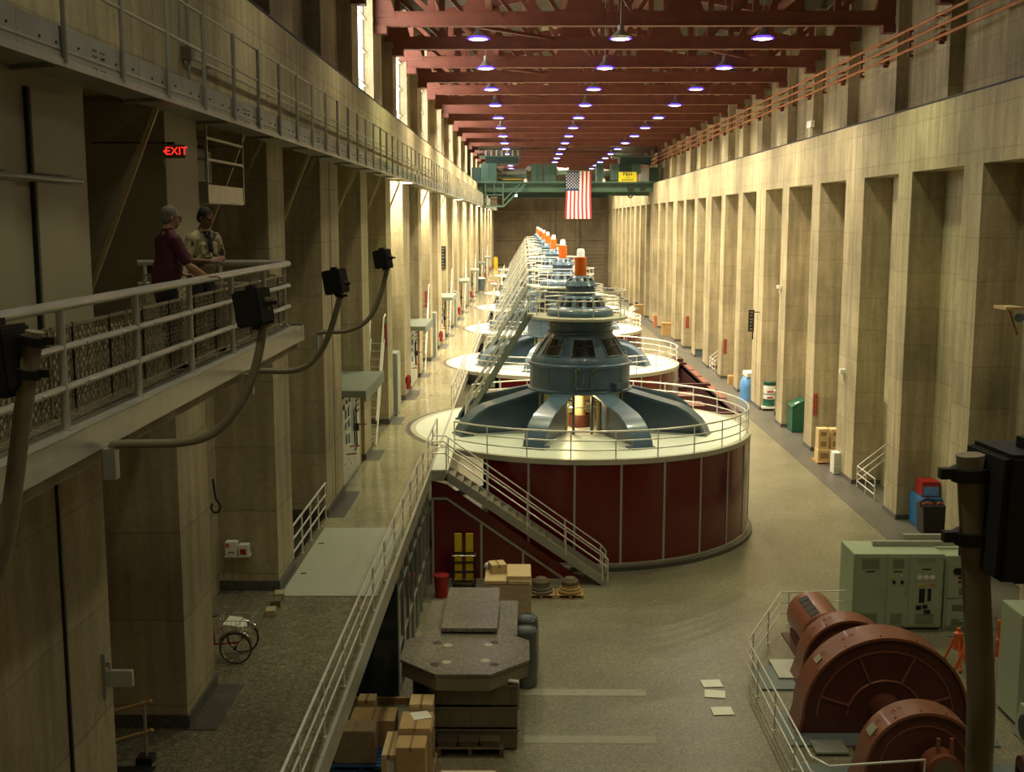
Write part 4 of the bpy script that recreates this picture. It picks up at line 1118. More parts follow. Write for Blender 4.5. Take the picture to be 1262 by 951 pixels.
# black pallets in front
p = P(580, 928, 0)
for i in range(3):
    pp = P(552 + i * 26, 912, .3)
    m = MB(); m.box(pp.x - .22, pp.x + .22, p.y - .15, p.y + .5, .24, .36); m.box(pp.x - .25, pp.x + .25, p.y - .17, p.y + .52, .36, .40); o = m.build('packing_block', 'timber_dark', None, org=(pp.x, p.y, .24)); tag(o, 'dark timber block on the black pallet before the steel stack, %s' % ('left', 'middle', 'right')[i], 'block')
pallet('black pallet lying before the riveted steel stack', p.x, p.y + .17, 1.65, .85, 0, 'timber_dark', .235)
p = P(577, 951, .15); pallet('pale pallet with white sheet at the bottom edge of the photo', p.x, p.y - .28, 1.35, .9, 0, 'timber')
m = MB(); m.box(p.x - .62, p.x + .64, p.y - .62, p.y + .02, .13, .17); o = m.build('white_sheet', 'paper', None, org=(p.x, p.y - .3, .13)); tag(o, 'flat white sheet lying on the pale pallet', 'sheet')

# tall cartons beside
ya = P(524, 868, 1.6).y
pallet('pallet under the tall brown cartons', -2.72, ya - .55, 1.25, 2.6, 0, 'timber')
carton('tall narrow brown carton behind the one with the white paper', -2.72, -2.16, ya, ya + .62, .13, 1.6, 'card_light', 'tall cartons by the walkway')
carton('tall brown carton with a white paper lying on top', -2.86, -2.14, ya - 1.0, ya - .04, .13, 1.45, 'card', 'tall cartons by the walkway')
carton('lower brown carton left of the paper topped one, at the bottom edge', -3.22, -2.90, ya - 1.4, ya - .15, .13, 1.0, 'card_light', 'tall cartons by the walkway')
carton('brown wrapped carton nearest the camera at the bottom edge', -2.86, -2.2, ya - 1.7, ya - 1.04, .13, 1.32, 'card', 'tall cartons by the walkway')
wrapbox('clear stretch wrap around the paper topped tall carton', -2.90, -2.10, ya - 1.02, ya - .02, .2, 1.40)
p = P(519, 879, 1.462); m = MB(); m.obox((p.x, p.y - .1, 1.462), (.44, .42, .012), .35); o = m.build('paper_sheet', 'paper', None, org=(p.x, p.y, 1.456)); tag(o, 'white paper lying on the tall brown carton', 'paper')
# label on carton
m = MB(); m.box(-3.1, -2.92, ya - 1.412, ya - 1.402, .55, .85); o = m.build('shipping_label', 'paper', None, org=(-3, ya - 1.405, .55)); tag(o, 'white shipping label on the low brown carton', 'label')
# cartons under the walkway railing
p = P(448, 943, .12); q = P(470, 882, .7)
bx_, by_ = p.x, p.y
pallet('blue pallet under wrapped cartons beside the walkway', bx_ - .05, by_ + .45, 1.45, 1.1, 0, 'pallet_blue')
carton('wrapped brown carton on the blue pallet', bx_ - .7, bx_ + .25, by_ + .05, by_ + .65, .13, .95, 'card', 'cartons on and behind the blue pallet')
wrapbox('shiny clear wrap around the cartons on the blue pallet', bx_ - .73, bx_ + .28, by_ + .02, by_ + .68, .15, .97)
carton('wide low brown carton behind the blue pallet', bx_ - .5, bx_ + .62, by_ + 1.15, by_ + 2.0, .0, .72, 'card', 'cartons on and behind the blue pallet')
carton('small carton half hidden behind the walkway edge', bx_ - .45, bx_ + .0, by_ + 2.2, by_ + 2.65, .0, .8, 'card_light', 'cartons on and behind the blue pallet')

# wrapped pallet stack behind the pedestal
yb = P(625, 712, 2.1).y; xa = (598 - VX) * (yb + 1.2) / F; xb = (655 - VX) * (yb + 1.2) / F
pallet('pallet under the big wrapped carton stack', (xa + xb) / 2, yb + .75, xb - xa, 1.5)
carton('big light carton of the wrapped stack behind the stone block', xa, xb - .02, yb, yb + 1.45, .13, 2.0, 'card_light', 'cartons of the wrapped stack')
wrapbox('clear stretch wrap around the big carton stack', xa - .03, xb + .02, yb - .03, yb + 1.48, .15, 1.9)
carton('flat carton lying on the right half of the wrapped stack', xa + .68, xb, yb + .1, yb + 1.4, 2.0, 2.12, 'card_light', 'cartons of the wrapped stack', tape=False)
carton('small tilted carton on the left of the wrapped stack', xa + .12, xa + .62, yb + .75, yb + 1.3, 2.0, 2.28, 'card_light', 'cartons of the wrapped stack', rz=.25)
m = MB(); m.sphere((xa + .05, yb + 1.3, 2.08), .12, 10, 6); o = m.build('plastic_bag', 'white_paint', None, org=(xa + .05, yb + 1.3, 1.96)); tag(o, 'crumpled white plastic bag behind the small tilted carton', 'bag')
# dark wrapped drums to the right of the pedestal
for i, (px, py, h) in enumerate(((647, 775, 1.5), (650, 745, 1.5))):
    p = P(px, py, h * .4); x = .06 + .04 * i; y = y1 - 1.7 + i * .95
    t = thing('wrapped_drum', '%s dark plastic wrapped drum right of the stone block' % ('nearer', 'farther')[i], 'drum', (x, y, 0), 'wrapped drums right of the stone block')
    m = MB(); m.lathe([(0, 0), (.30, 0), (.31, .05), (.30, .5), (.32, .52), (.30, .54), (.30, 1.0), (.32, 1.02), (.30, 1.04), (.31, 1.6), (.27, 1.68), (0, 1.7)], (x, y, 0), 24); m.build('drum_body', 'bin_grey', t)
    m = MB(); m.lathe([(.335, .05), (.34, .8), (.33, 1.62), (.2, 1.72)], (x, y, 0), 24); m.build('plastic_wrap', 'wrap_dark', t)
p = P(657, 795, 0); 
t = thing('traffic_cone', 'orange yellow cone standing beside the wrapped drums', 'cone', (p.x, p.y, 0))
m = MB(); m.lathe([(.17, .03), (.03, .62), (0, .62)], (p.x, p.y, 0), 20); m.build('cone', 'timber', t); m = MB(); m.box(p.x - .2, p.x + .2, p.y - .2, p.y + .2, 0, .035); m.build('cone_base', 'timber', t)

# red bin and yellow stacked trolley by the enclosure
p = P(544, 735, 0)
t = thing('red_bin', 'round red bin standing by the red enclosure', 'bin', (p.x, p.y, 0))
m = MB(); m.lathe([(0, 0), (.20, 0), (.26, .74), (.24, .74), (.2, .1), (0, .1)], (p.x, p.y, 0), 24); m.build('bin_body', 'red', t)
m = MB(); m.lathe([(.28, .73), (.28, .79), (.1, .84), (0, .84)], (p.x, p.y, 0), 24); m.build('lid', 'red', t)
p = P(572, 722, 0); HT = Q(572, 657, p.y).z
t = thing('hand_truck', 'yellow upright lift truck against the red enclosure', 'hand truck', (p.x, p.y, 0))
for s in (-1, 1):
    m = MB(); m.box(p.x + s * .20 - .13, p.x + s * .20 + .13, p.y - .05, p.y + .05, .12, HT); m.build('upright', 'yellow', t)
    m = MB(); m.lathe([(0, -.04), (.12, -.04), (.12, .04), (0, .04)], (p.x + s * .36, p.y - .1, .12), 16, axis='X'); m.build('wheel', 'rubber', t)
m = MB(); m.box(p.x - .06, p.x + .06, p.y - .07, p.y - .05, .3, HT - .15); m.build('centre_channel', 'machine_red_dark', t)
for z in (.2, .55, .9, 1.25):
    m = MB(); m.box(p.x - .42, p.x + .42, p.y - .09, p.y - .05, z - .03, z + .03); m.build('crossbar', 'black', t)
m = MB(); m.tube([(p.x - .4, p.y - .08, 1.25), (p.x - .4, p.y - .3, 1.2), (p.x + .4, p.y - .3, 1.2), (p.x + .4, p.y - .08, 1.25)], .025, 8); m.build('handle', 'chrome', t)
for s in (-1, 1): m = MB(); m.box(p.x + s * .4 - .03, p.x + s * .4 + .03, p.y - .12, p.y - .05, .1, 1.25); m.build('side_frame', 'black', t)
m = MB(); m.box(p.x - .4, p.x + .4, p.y - .5, p.y - .05, .02, .06); m.build('toe_plate', 'black', t)
# coils on pallets
for i, px in enumerate((667, 703)):
    p = P(px, 738, 0)
    pallet('small pallet under the %s coil beside the stair foot' % ('left', 'right')[i], p.x, p.y + .4, .95, .8, group='small pallets by the stair foot')
    t = thing('cable_coil', '%s round cable coil on a small pallet at the stair foot' % ('dark left', 'tan right')[i], 'coil', (p.x, p.y + .4, .13), 'coils by the stair foot')
    m = MB()
    for k in range(4):
        r = .36 - .05 * k; m.lathe([(r + .06 * math.cos(a), .06 + .10 * k + .06 * math.sin(a)) for a in [j * PI / 4 for j in range(9)]], (p.x, p.y + .4, .13), 28)
    m.build('coiled_cable', 'cable_pole' if i == 0 else 'timber', t)
    m = MB(); m.lathe([(0, 0), (.34, 0), (.30, .40), (.18, .52), (0, .52)], (p.x, p.y + .4, .13), 24); m.build('coil_core', 'timber_dark', t)

# papers on the floor
for i, (px, py, a) in enumerate(((877, 843, .1), (881, 856, -.15), (890, 877, 0.05))):
    p = P(px, py, 0); m = MB(); m.obox((p.x, p.y, .03), (.56, .46, .010), a, .05); o = m.build('paper_sheet', 'paper', None, org=(p.x, p.y, .008)); tag(o, 'white paper on the open floor, %s of three' % ('farthest', 'middle', 'nearest')[i], 'paper')

# ================================================================ MOTOR GENERATOR SET, RIGHT
MX = 9.18; ym = P(985, 898, .2).y
mg = thing('motor_generator', 'red brown motor generator set with three big round guards', 'machine', (MX, ym, 0))
for (c, d) in ((ym - 3.6, ym - 1.6), (ym - .6, ym + 1.5), (ym + 2.9, ym + 4.6)):
    m = MB(); m.box(MX - 2.55, MX + 2.7, c, d, 0, .05); m.build('base_plate', 'base_blue', mg)
m = MB(); m.box(MX - 1.0, MX + 1.0, ym - 3.6, ym + 7.4, 0, .045); m.build('bed_plate', 'machine_red_dark', mg)
for (a, b, c, d) in ((MX - 1.9, MX - .6, ym + 1.1, ym + 1.9), (MX - 1.9, MX - .8, ym + 3.6, ym + 5.0), (MX - 2.0, MX - 1.2, ym - 1.1, ym - .4)):
    m = MB(); m.box(a, b, c, d, .05, .10); m.build('cover_plate', 'galv', mg)
def guard(name, cx, y0, y1, R, zc, rimw, nsp, foot):
    th = [math.radians(a) for a in range(0, 181, 6)]
    arc = [(cx + R * math.cos(a), zc + R * math.sin(a)) for a in th]
    # rim band with straight feet flaring out
    out = [(cx + R + foot, .05)] + arc + [(cx - R - foot, .05)]
    r2 = R - .07; inn = [(cx + r2 + foot - .02, .05)] + [(cx + r2 * math.cos(a), zc + r2 * math.sin(a)) for a in th] + [(cx - r2 - foot + .02, .05)]
    n = len(out); vs = [(x, y, z) for y in (y0, y1) for (x, z) in out] + [(x, y, z) for y in (y0, y1) for (x, z) in inn]
    fs = []
    for i in range(n - 1):
        fs += [(i, i + 1, n + i + 1, n + i), (2 * n + i, 3 * n + i, 3 * n + i + 1, 2 * n + i + 1), (i, 2 * n + i, 2 * n + i + 1, i + 1), (n + i, n + i + 1, 3 * n + i + 1, 3 * n + i)]
    m = MB(); m.add(vs, fs); g = m.build(name, 'machine_red', mg, smooth=True)
    poly = [(cx + r2 + foot, .05)] + [(cx + r2 * math.cos(a), zc + r2 * math.sin(a)) for a in th] + [(cx - r2 - foot, .05)]
    m = MB(); m.prism(poly, y0 + .10, y1 - .05, 'Y'); f = m.build('face_plate', 'machine_red_dark', g)
    for (ra, w) in rimw:
        pts = [(cx + ra * math.cos(a), y0 + .09, zc + ra * math.sin(a)) for a in th]
        m = MB(); m.tube(pts, w, 6); m.build('face_ring', 'machine_red', f)
    for k in range(nsp):
        a = math.radians(18 + 144 * k / max(1, nsp - 1)); m = MB(); m.bar((cx + rimw[-1][0] * math.cos(a), y0 + .08, zc + rimw[-1][0] * math.sin(a)), (cx + rimw[0][0] * math.cos(a), y0 + .08, zc + rimw[0][0] * math.sin(a)), .05, .06, (0, 1, 0)); m.build('face_rib', 'machine_red', f)
    m = MB()
    for a in range(20, 170, 25):
        an = math.radians(a); m.sphere((cx + (R + .01) * math.cos(an), y0 + .12, zc + (R + .01) * math.sin(an)), .022, 6, 4)
    m.build('rim_bolts', 'machine_red_dark', g)
    for a, yo in ((112, .25), (118, .45), (135, .3)):
        an = math.radians(a); q = (cx + (R + .02) * math.cos(an), (y0 + y1) / 2, zc + (R + .02) * math.sin(an))
        m = MB(); m.lathe([(.03, 0), (.036, .01), (.045, 0)], q, 12, axis='Y'); m.build('lifting_ring', 'machine_red_dark', g)
    return g
gb = guard('main_guard', MX, ym, ym + 1.0, 2.12, .50, ((1.72, .035), (.95, .03)), 4, .12)
q = (MX + 2.14 * math.cos(math.radians(140)), ym + .5, .5 + 2.14 * math.sin(math.radians(140)))
m = MB(); m.obox(q, (.02, .3, .2), 0, 0, math.radians(-140)); m.build('maker_plate', 'trim_metal', gb)
guard('rear_guard', MX, ym + 3.3, ym + 4.1, 1.32, .58, ((1.0, .025),), 0, .18)
gf = guard('front_guard', MX, ym - 2.9, ym - 2.1, 1.36, .56, ((1.0, .025),), 0, .18)
q = (MX + 1.38 * math.cos(math.radians(145)), ym - 2.5, .56 + 1.38 * math.sin(math.radians(145)))
m = MB(); m.obox(q, (.02, .36, .26), 0, 0, math.radians(-145)); m.build('maker_plate', 'trim_metal', gf)
m = MB(); m.lathe([(0, 0), (.66, 0), (.72, .05), (.72, 2.1), (.66, 2.18), (0, 2.2)], (MX - .15, ym + 5.2, .72), 32, axis='Y'); cy_ = m.build('motor_body', 'machine_red', mg)
for i in range(4):
    m = MB(); a = math.radians(118); yy_ = ym + 5.5 + i * .42
    q = (MX - .15 + .725 * math.cos(a), yy_, .72 + .725 * math.sin(a)); m = MB(); m.obox(q, (.015, .34, .30), 0, 0, -a); m.build('vent_opening', 'rubber', cy_)
m = MB(); m.box(MX - .8, MX + .5, ym + 5.4, ym + 7.1, .05, .32); m.build('motor_foot', 'machine_red_dark', mg)
m = MB(); m.lathe([(0, 0), (.5, 0), (.5, 2.3), (0, 2.3)], (MX, ym + 1.0, .7), 24, axis='Y'); m.lathe([(0, 0), (.42, 0), (.42, 3.1), (0, 3.1)], (MX, ym - 2.1, .7), 24, axis='Y'); m.build('shaft_housing', 'machine_red_dark', mg)
# front coupling with clamps and pipes
m = MB(); m.lathe([(0, 0), (.42, 0), (.42, .5), (0, .5)], (MX + .25, ym - 3.5, .75), 24, axis='Y'); cp = m.build('coupling', 'machine_red', mg)
m = MB(); m.lathe([(0, -.02), (.30, -.02), (.30, .0), (0, 0)], (MX + .25, ym - 3.5, .75), 20, axis='Y'); m.build('coupling_disc', 'cable_pole', cp)
for s in (-.12, .18): m = MB(); m.tube([(MX + .25 + s, ym - 3.3, 1.1), (MX + .25 + s, ym - 3.3, 1.5)], .05, 8); m.build('stud', 'machine_red', cp)
for i in range(4):
    m = MB(); m.tube([(MX - .2 + i * .38, ym - 4.6 + .15 * i, .35), (MX + 1.2 + i * .3, ym - 3.6 + .1 * i, .45)], .10, 8); m.build('oil_pipe', 'cable_pole', mg)
m = MB(); m.lathe([(0, 0), (.25, 0), (.25, .7), (0, .7)], (MX + 2.3, ym - 2.6, .5), 16, axis='X'); m.box(MX + 2.3, MX + 3.0, ym - 2.85, ym - 2.35, .05, .4); m.build('pump', 'machine_red_dark', mg)
p = P(1092, 943, .1); m = MB()
for i in range(7): m.sphere((p.x - .25 + i * .1, p.y + .03 * math.sin(i * 2), .07), .08, 8, 5)
o = m.build('rag', 'paper', None, org=(p.x, p.y, .02)); tag(o, 'crumpled white rag on the floor at the bottom by the machine', 'rag')

# railing round the machine
Hr = 1.07
p1 = P(1140, 936, Hr); p2 = P(1022, 944, Hr); p3 = P(1000, 932, Hr); p4 = P(922, 789, Hr); p5 = P(962, 730, Hr); p6 = P(1052, 727.5, Hr)
railing('machine_railing', 'pale pipe railing bending round the red brown machine', [(p.x, p.y, 0) for p in (p1, p2, p3, p4, p5, p6)], 1.07, [1.07, .72, .37], spacing=2.1)

# green control cabinets
yc = P(1100, 776, 0).y
def cabinet_row():
    t = thing('control_cabinet', 'row of three pale green control cabinets behind the machine', 'cabinet', (11.9, yc, 0))
    xs = [10.5, 11.55, 12.25, 13.35]; ht = 2.5
    m = MB(); m.box(xs[0], xs[3], yc, yc + 1.55, .08, ht); m.build('cabinet_body', 'cab_green', t, bevel=.012)
    m = MB(); m.box(xs[0] + .05, xs[3] - .05, yc + .04, yc + 1.5, 0, .08); m.build('plinth', 'black', t)
    for i in range(3):
        a, b = xs[i] + .03, xs[i + 1] - .03
        m = MB(); m.box(a, b, yc - .03, yc, .14, ht - .06); d = m.build('door', 'cab_green', t, bevel=.008)
        cx = (a + b) / 2; w = (b - a) * .28
        for (z0, z1) in (((2.02, 2.36) if i < 2 else (2.24, 2.40)), (.20, .56)):
            m = MB(); m.box(cx - w, cx + w, yc - .036, yc - .03, z0, z1); v = m.build('vent_grille', 'cab_green_dark', d)
            for k in range(6): m = MB(); z = z0 + (z1 - z0) * (k + .5) / 6; m.box(cx - w, cx + w, yc - .042, yc - .036, z - .008, z + .008); m.build('slat', 'cab_green', v)
        m = MB(); m.box(cx - .14, cx + .14, yc - .037, yc - .03, 1.92 if i < 2 else 2.0, 1.96 if i < 2 else 2.04); m.build('name_plate', 'black', d)
        m = MB(); m.box(b - .09, b - .06, yc - .07, yc - .03, 1.16, 1.34); m.build('handle', 'chrome', d)
        if i == 1:
            for s in (-.12, .14):
                m = MB(); m.lathe([(0, -.05), (.05, -.05), (.055, 0), (0, 0)], (cx + s, yc - .03, 1.60), 12, axis='Y'); m.build('switch_knob', 'black', d)
                m = MB(); m.lathe([(0, -.03), (.03, -.03), (.03, 0), (0, 0)], (cx + s - .02, yc - .03, 1.80), 10, axis='Y'); m.build('pilot_light', 'yellow' if s < 0 else 'white_paint', d)
        if i == 2:
            for s in (-.2, 0, .2):
                m = MB(); m.lathe([(0, -.03), (.07, -.03), (.085, -.02), (.085, 0), (0, 0)], (cx + s, yc - .03, 1.75), 16, axis='Y'); m.build('gauge', 'white_paint', d)
            for k in range(6):
                m = MB(); m.lathe([(0, -.03), (.028, -.03), (.028, 0), (0, 0)], (cx - .27 + k * .11, yc - .03, 1.52), 10, axis='Y'); m.build('pilot_light', 'yellow' if k < 4 else 'orange', d)
            m = MB(); m.box(cx - .2, cx - .02, yc - .05, yc - .03, .92, 1.38); m.build('relay', 'black', d)
            m = MB(); m.box(cx + .07, cx + .18, yc - .05, yc - .03, .98, 1.38); m.build('relay', 'black', d)
            for (u, v, w_, h_) in ((-.2, .76, .16, .14), (.0, .79, .16, .12), (.08, .62, .2, .12)): m = MB(); m.box(cx + u - w_ / 2, cx + u + w_ / 2, yc - .06, yc - .03, v - h_ / 2, v + h_ / 2); m.build('switch_block', 'black', d)
    return t
cabinet_row()
t = thing('starter_cabinet', 'pale green cabinet with oval window right of the cabinet row', 'cabinet', (14.0, yc, 0))
m = MB(); m.box(13.45, 14.7, yc + .1, yc + 1.4, 0, 2.42); m.build('cabinet_body', 'cab_green', t, bevel=.012)
m = MB(); m.box(13.52, 14.64, yc + .06, yc + .1, 1.05, 2.2); dd = m.build('upper_door', 'cab_green', t, bevel=.008)
m = MB(); m.box(13.52, 14.64, yc + .06, yc + .1, .1, 1.0); de = m.build('lower_door', 'cab_green', t, bevel=.008)
m = MB(); m.prism([(14.1 + (.3 if math.cos(a) > 0 else -.3) + .12 * math.cos(a), 1.92 + .12 * math.sin(a)) for a in [i * PI / 8 for i in range(16)]], yc + .05, yc + .06, 'Y'); m.build('oval_window', 'dark_glass', dd)
m = MB(); m.box(13.85, 14.2, yc + .05, yc + .06, 1.68, 1.76); m.build('name_plate', 'black', dd)
m = MB(); m.box(13.85, 14.15, yc + .05, yc + .06, 1.54, 1.62); m.build('warning_plate', 'red', dd)
m = MB(); m.box(13.9, 14.1, yc + .05, yc + .06, 1.15, 1.4); m.build('vent_grille', 'cab_green_dark', dd)
for z in (.15, .62): m = MB(); m.box(13.7, 14.45, yc + .05, yc + .06, z, z + .2); m.build('vent_grille', 'cab_green_dark', de)
for i, (a, b, y) in enumerate(((11.35, 15.4, yc + 1.0), (12.6, 15.5, yc + 1.75))):
    m = MB(); m.box(a, b, y - .09, y + .09, 2.51 if i == 0 else 2.51, 2.66 if i == 0 else 2.68)
    if i: m.box(12.7, 12.8, y - .05, y + .05, 0, 2.51); m.box(15.3, 15.4, y - .05, y + .05, 0, 2.51)
    o = m.build('cable_tray', 'galv', None, org=((a + b) / 2, y, 2.5)); tag(o, ('grey steel channel lying on top of the green cabinets' if i == 0 else 'raised grey channel behind the green cabinets'), 'channel')
# green cabinet at the right border
t = thing('switch_cabinet', 'tall pale green cabinet cut by the right border', 'cabinet', (13.0, 29.2, 0))
xl_ = (1243 - VX) * 30.5 / F
m = MB(); m.box(xl_, xl_ + 1.8, 28.6, 29.9, .1, 3.0); cbx = m.build('cabinet_body', 'cab_green', t, bevel=.015)
m = MB(); m.box(xl_ + .08, xl_ + .8, 28.57, 28.6, .3, 2.8); m.build('door', 'cab_green', t, bevel=.008)
m = MB(); m.box(xl_ + .05, xl_ + 1.75, 28.65, 29.85, 0, .1); m.build('plinth', 'black', t)
t = thing('motor_box', 'low pale green machine cover with open side at the right border', 'machine', (xl_ + .2, 27.6, 0))
m = MB(); m.prism([(27.0, 0.02), (28.3, 0.02), (28.0, .95), (27.4, .95)], xl_ - .2, xl_ + .5, 'X'); m.build('cover', 'cab_green', t, bevel=.01)
m = MB(); m.lathe([(0, -.05), (.32, -.05), (.34, .0), (0, 0)], (xl_ - .2, 27.6, .45), 20, axis='X'); m.build('fan_opening', 'black', t)
m = MB(); m.tube([(xl_ - .1, 31.4, 0), (xl_ - .1, 31.4, 2.0), (xl_ + .5, 31.4, 2.0), (xl_ + .5, 31.4, 0)], .04, 8); m.tube([(xl_ - .1, 31.4, .9), (xl_ + .5, 31.4, .9)], .03, 8)
tag(m.build('pipe_hoop', 'galv', None, org=(xl_ + .2, 31.4, 0)), 'grey pipe hoop standing behind the tall green cabinet', 'barrier')
# orange hoist frames
def jack(x, y, lab, h=1.7):
    t = thing('hoist_stand', lab, 'stand', (x, y, 0), 'orange stands beside the machine')
    for a in range(3):
        an = a * 2 * PI / 3 + .4; m = MB(); m.tube([(x + .42 * math.cos(an), y + .42 * math.sin(an), .03), (x + .1 * math.cos(an), y + .1 * math.sin(an), .9)], .04, 8); m.sphere((x + .42 * math.cos(an), y + .42 * math.sin(an), .06), .06, 8, 6); m.build('leg', 'orange', t)
    m = MB(); m.lathe([(0, .55), (.13, .55), (.13, 1.05), (.06, 1.1), (.06, h), (0, h)], (x, y, 0), 16); m.build('column', 'orange', t)
    m = MB(); m.tube([(x - .3, y, h - .25), (x + .3, y, h - .2)], .03, 8); m.lathe([(.10, -.02), (.13, 0), (.10, .02), (.07, 0), (.10, -.02)], (x + .2, y - .05, 1.2), 14, axis='Y'); m.build('crank', 'base_blue', t)
for i, (px, py, h, l) in enumerate(((1179, 822, 1.2, 'short orange stand left of the dark foreground pole'), (1191, 838, 2.0, 'tall orange stand half behind the dark foreground pole'), (1228, 830, 1.6, 'orange stand right of the dark foreground pole'))):
    p = P(px, py, 0); jack(p.x, p.y, l, h)

# ================================================================ RIGHT NICHES
def nichex(d): return XR + d
# step and railing in the near niche
def niche_rail(k, lab):
    y0, y1 = CK(k) + HW(k) + .25, CK(k + 1) - HW(k + 1) - .2
    t = thing('niche_railing', lab, 'railing', (XR + .1, y1, 0), 'stair railings in the right hand niches')
    c = Vector((XR + .05, y1 - .5, 0)); e = Vector((XR + .05, y0 + 1.3, 0)); w = Vector((XR + 1.35, y1 - .6, 1.1))
    for nm, h in (('top_rail', 1.07), ('middle_rail', .70), ('middle_rail', .33)):
        m = MB(); z = Vector((0, 0, h)); m.tube([e + z, c + z], .026, 8); m.tube([c + z, w + z], .026, 8); m.build(nm, 'rail_metal', t)
    for q in (c, (c + e) / 2, e): m = MB(); m.tube([q, q + Vector((0, 0, 1.08))], .026, 8); m.build('post', 'rail_metal', t)
niche_rail(-1, 'small stair railing in the niche at the right above the red and blue crates')
niche_rail(5, 'small stair railing in a niche beyond the hanging black sign')
niche_rail(11, 'far small stair railing in a right hand niche near the white sheet')

# crates with dark screens on a pallet (bay between the first two piers right of the green bin)
def crate(label, c, w=.62, d=.5, h=.55, group=None):
    t = thing('crate', label, 'crate', c, group); x, y, z = c
    m = MB(); m.box(x - w / 2, x + w / 2, y - d / 2, y + d / 2, z, z + h); m.build('crate_body', 'card_light', t, bevel=.01)
    m = MB(); m.box(x - w / 2 + .12, x + w / 2 - .14, y - d / 2 - .01, y - d / 2, z + .16, z + h - .16); m.build('dark_label', 'card_dark', t)
    return t
p = P(1017, 571, 0); cx_, cyy = p.x + .22, p.y + .35
pallet('pallet under the stacked tan crates in a right hand niche', cx_ + .05, cyy, 1.6, 1.3, 0)
G = 'tan crates stacked on the pallet'
crate('tan crate at the bottom left of the pallet stack', (cx_ - .28, cyy, .13), .72, .8, .62, G)
crate('tan crate in the middle of the left column', (cx_ - .33, cyy + .05, .75), .56, .7, .60, G)
crate('top tan crate of the left column', (cx_ - .33, cyy + .05, 1.35), .56, .7, .52, G)
crate('tan crate at the bottom right behind the white cabinet', (cx_ + .48, cyy + .1, .13), .70, .8, .62, G)
crate('tan crate in the middle of the right column', (cx_ + .36, cyy + .1, .75), .60, .7, .60, G)
crate('top tan crate of the right column', (cx_ + .36, cyy + .1, 1.35), .60, .7, .5, G)
p = P(1027, 585, 0)
t = thing('white_cabinet', 'small white cabinet in front of the tan crates', 'cabinet', (p.x + .2, p.y + .3, 0))
m = MB(); m.box(p.x, p.x + .45, p.y, p.y + .7, .05, 1.15); cb_ = m.build('cabinet_body', 'white_paint', t, bevel=.01)
for i in range(3): m = MB(); m.box(p.x + .04, p.x + .41, p.y - .015, p.y, .12 + i * .34, .42 + i * .34); m.build('drawer', 'board_grey', t)
m = MB(); m.box(p.x + .03, p.x + .42, p.y + .03, p.y + .67, 0, .05); m.build('plinth', 'black', t)
# green bin
p = P(984, 533, 0); x, y = min(p.x, 16.6), p.y
t = thing('green_bin', 'green lidded waste container in a right hand niche', 'bin', (x + .5, y + .4, 0))
m = MB(); m.prism([(x - .05, .05), (x + 1.0, .05), (x + 1.0, 1.9), (x + .75, 2.0), (x - .05, 1.55)], y, y + 1.4, 'Y'); m.build('bin_body', 'green_bin', t, bevel=.02)
m = MB(); m.bar((x - .1, y + .7, 1.58), (x + .76, y + .7, 2.04), 1.44, .05, (0, 0, 1)); l_ = m.build('lid', 'green_bin', t)
m = MB(); m.obox((x + .28, y + .35, 1.815), (.3, .22, .01), 0, 0, -.49); m.build('lid_label', 'paper', l_)
for dx in (.05, .85): m = MB(); m.lathe([(0, -.03), (.05, -.03), (.05, .03), (0, .03)], (x + dx, y + .2, .05), 12, axis='Y'); m.build('wheel', 'rubber', t)
# drums on a white trolley
p = P(945, 505, 0); x, y = p.x + .15, p.y
t = thing('trolley', 'white trolley under the green and white drums', 'trolley', (x, y, 0))
m = MB(); m.box(x - .55, x + .55, y - .5, y + .5, .16, .30); m.build('trolley_deck', 'white_paint', t)
for dx in (-.45, .45): m = MB(); m.lathe([(0, -.04), (.09, -.04), (.09, .04), (0, .04)], (x + dx, y - .4, .09), 12, axis='Y'); m.build('wheel', 'rubber', t)
for i, z in enumerate((.30, 1.15)):
    t = thing('drum', '%s green drum with a white band on the white trolley' % ('lower', 'upper')[i], 'drum', (x, y, z), 'green drums on the trolley')
    m = MB(); m.lathe([(0, 0), (.42, 0), (.44, .03), (.42, .06), (.42, .78), (.44, .81), (.42, .84), (0, .82)], (x, y, z), 24); db = m.build('drum_body', 'green_bin', t)
    m = MB(); m.lathe([(.428, .30 if i == 0 else .0), (.432, .32), (.432, .58), (.428, .60)], (x, y, z + (.2 if i == 0 else -.02)), 24); m.build('white_band', 'white_paint', db)
    m = MB(); m.obox((x - .05, y - .436, z + (.62 if i == 0 else .18)), (.4, .01, .10)); m.build('red_label', 'red', db)
p = P(955, 512, 0); t = thing('hand_cart', 'upright hand cart with black wheels beside the drums', 'cart', (p.x, p.y, 0))
for s in (0, .45):
    m = MB(); m.tube([(p.x + s, p.y, .1), (p.x + s, p.y + .15, 1.6), (p.x + s, p.y + .4, 1.75)], .03, 8); m.build('side_tube', 'galv', t)
    m = MB(); m.lathe([(0, -.05), (.16, -.05), (.16, .05), (0, .05)], (p.x + s, p.y - .05, .16), 14, axis='X'); m.build('wheel', 'rubber', t)
for z in (.3, .8, 1.3): m = MB(); m.box(p.x, p.x + .45, p.y + z * .1 - .02, p.y + z * .1 + .02, z, z + .05); m.build('crossbar', 'galv', t)
m = MB(); m.box(p.x, p.x + .45, p.y - .3, p.y, .02, .05); m.build('toe_plate', 'galv', t)
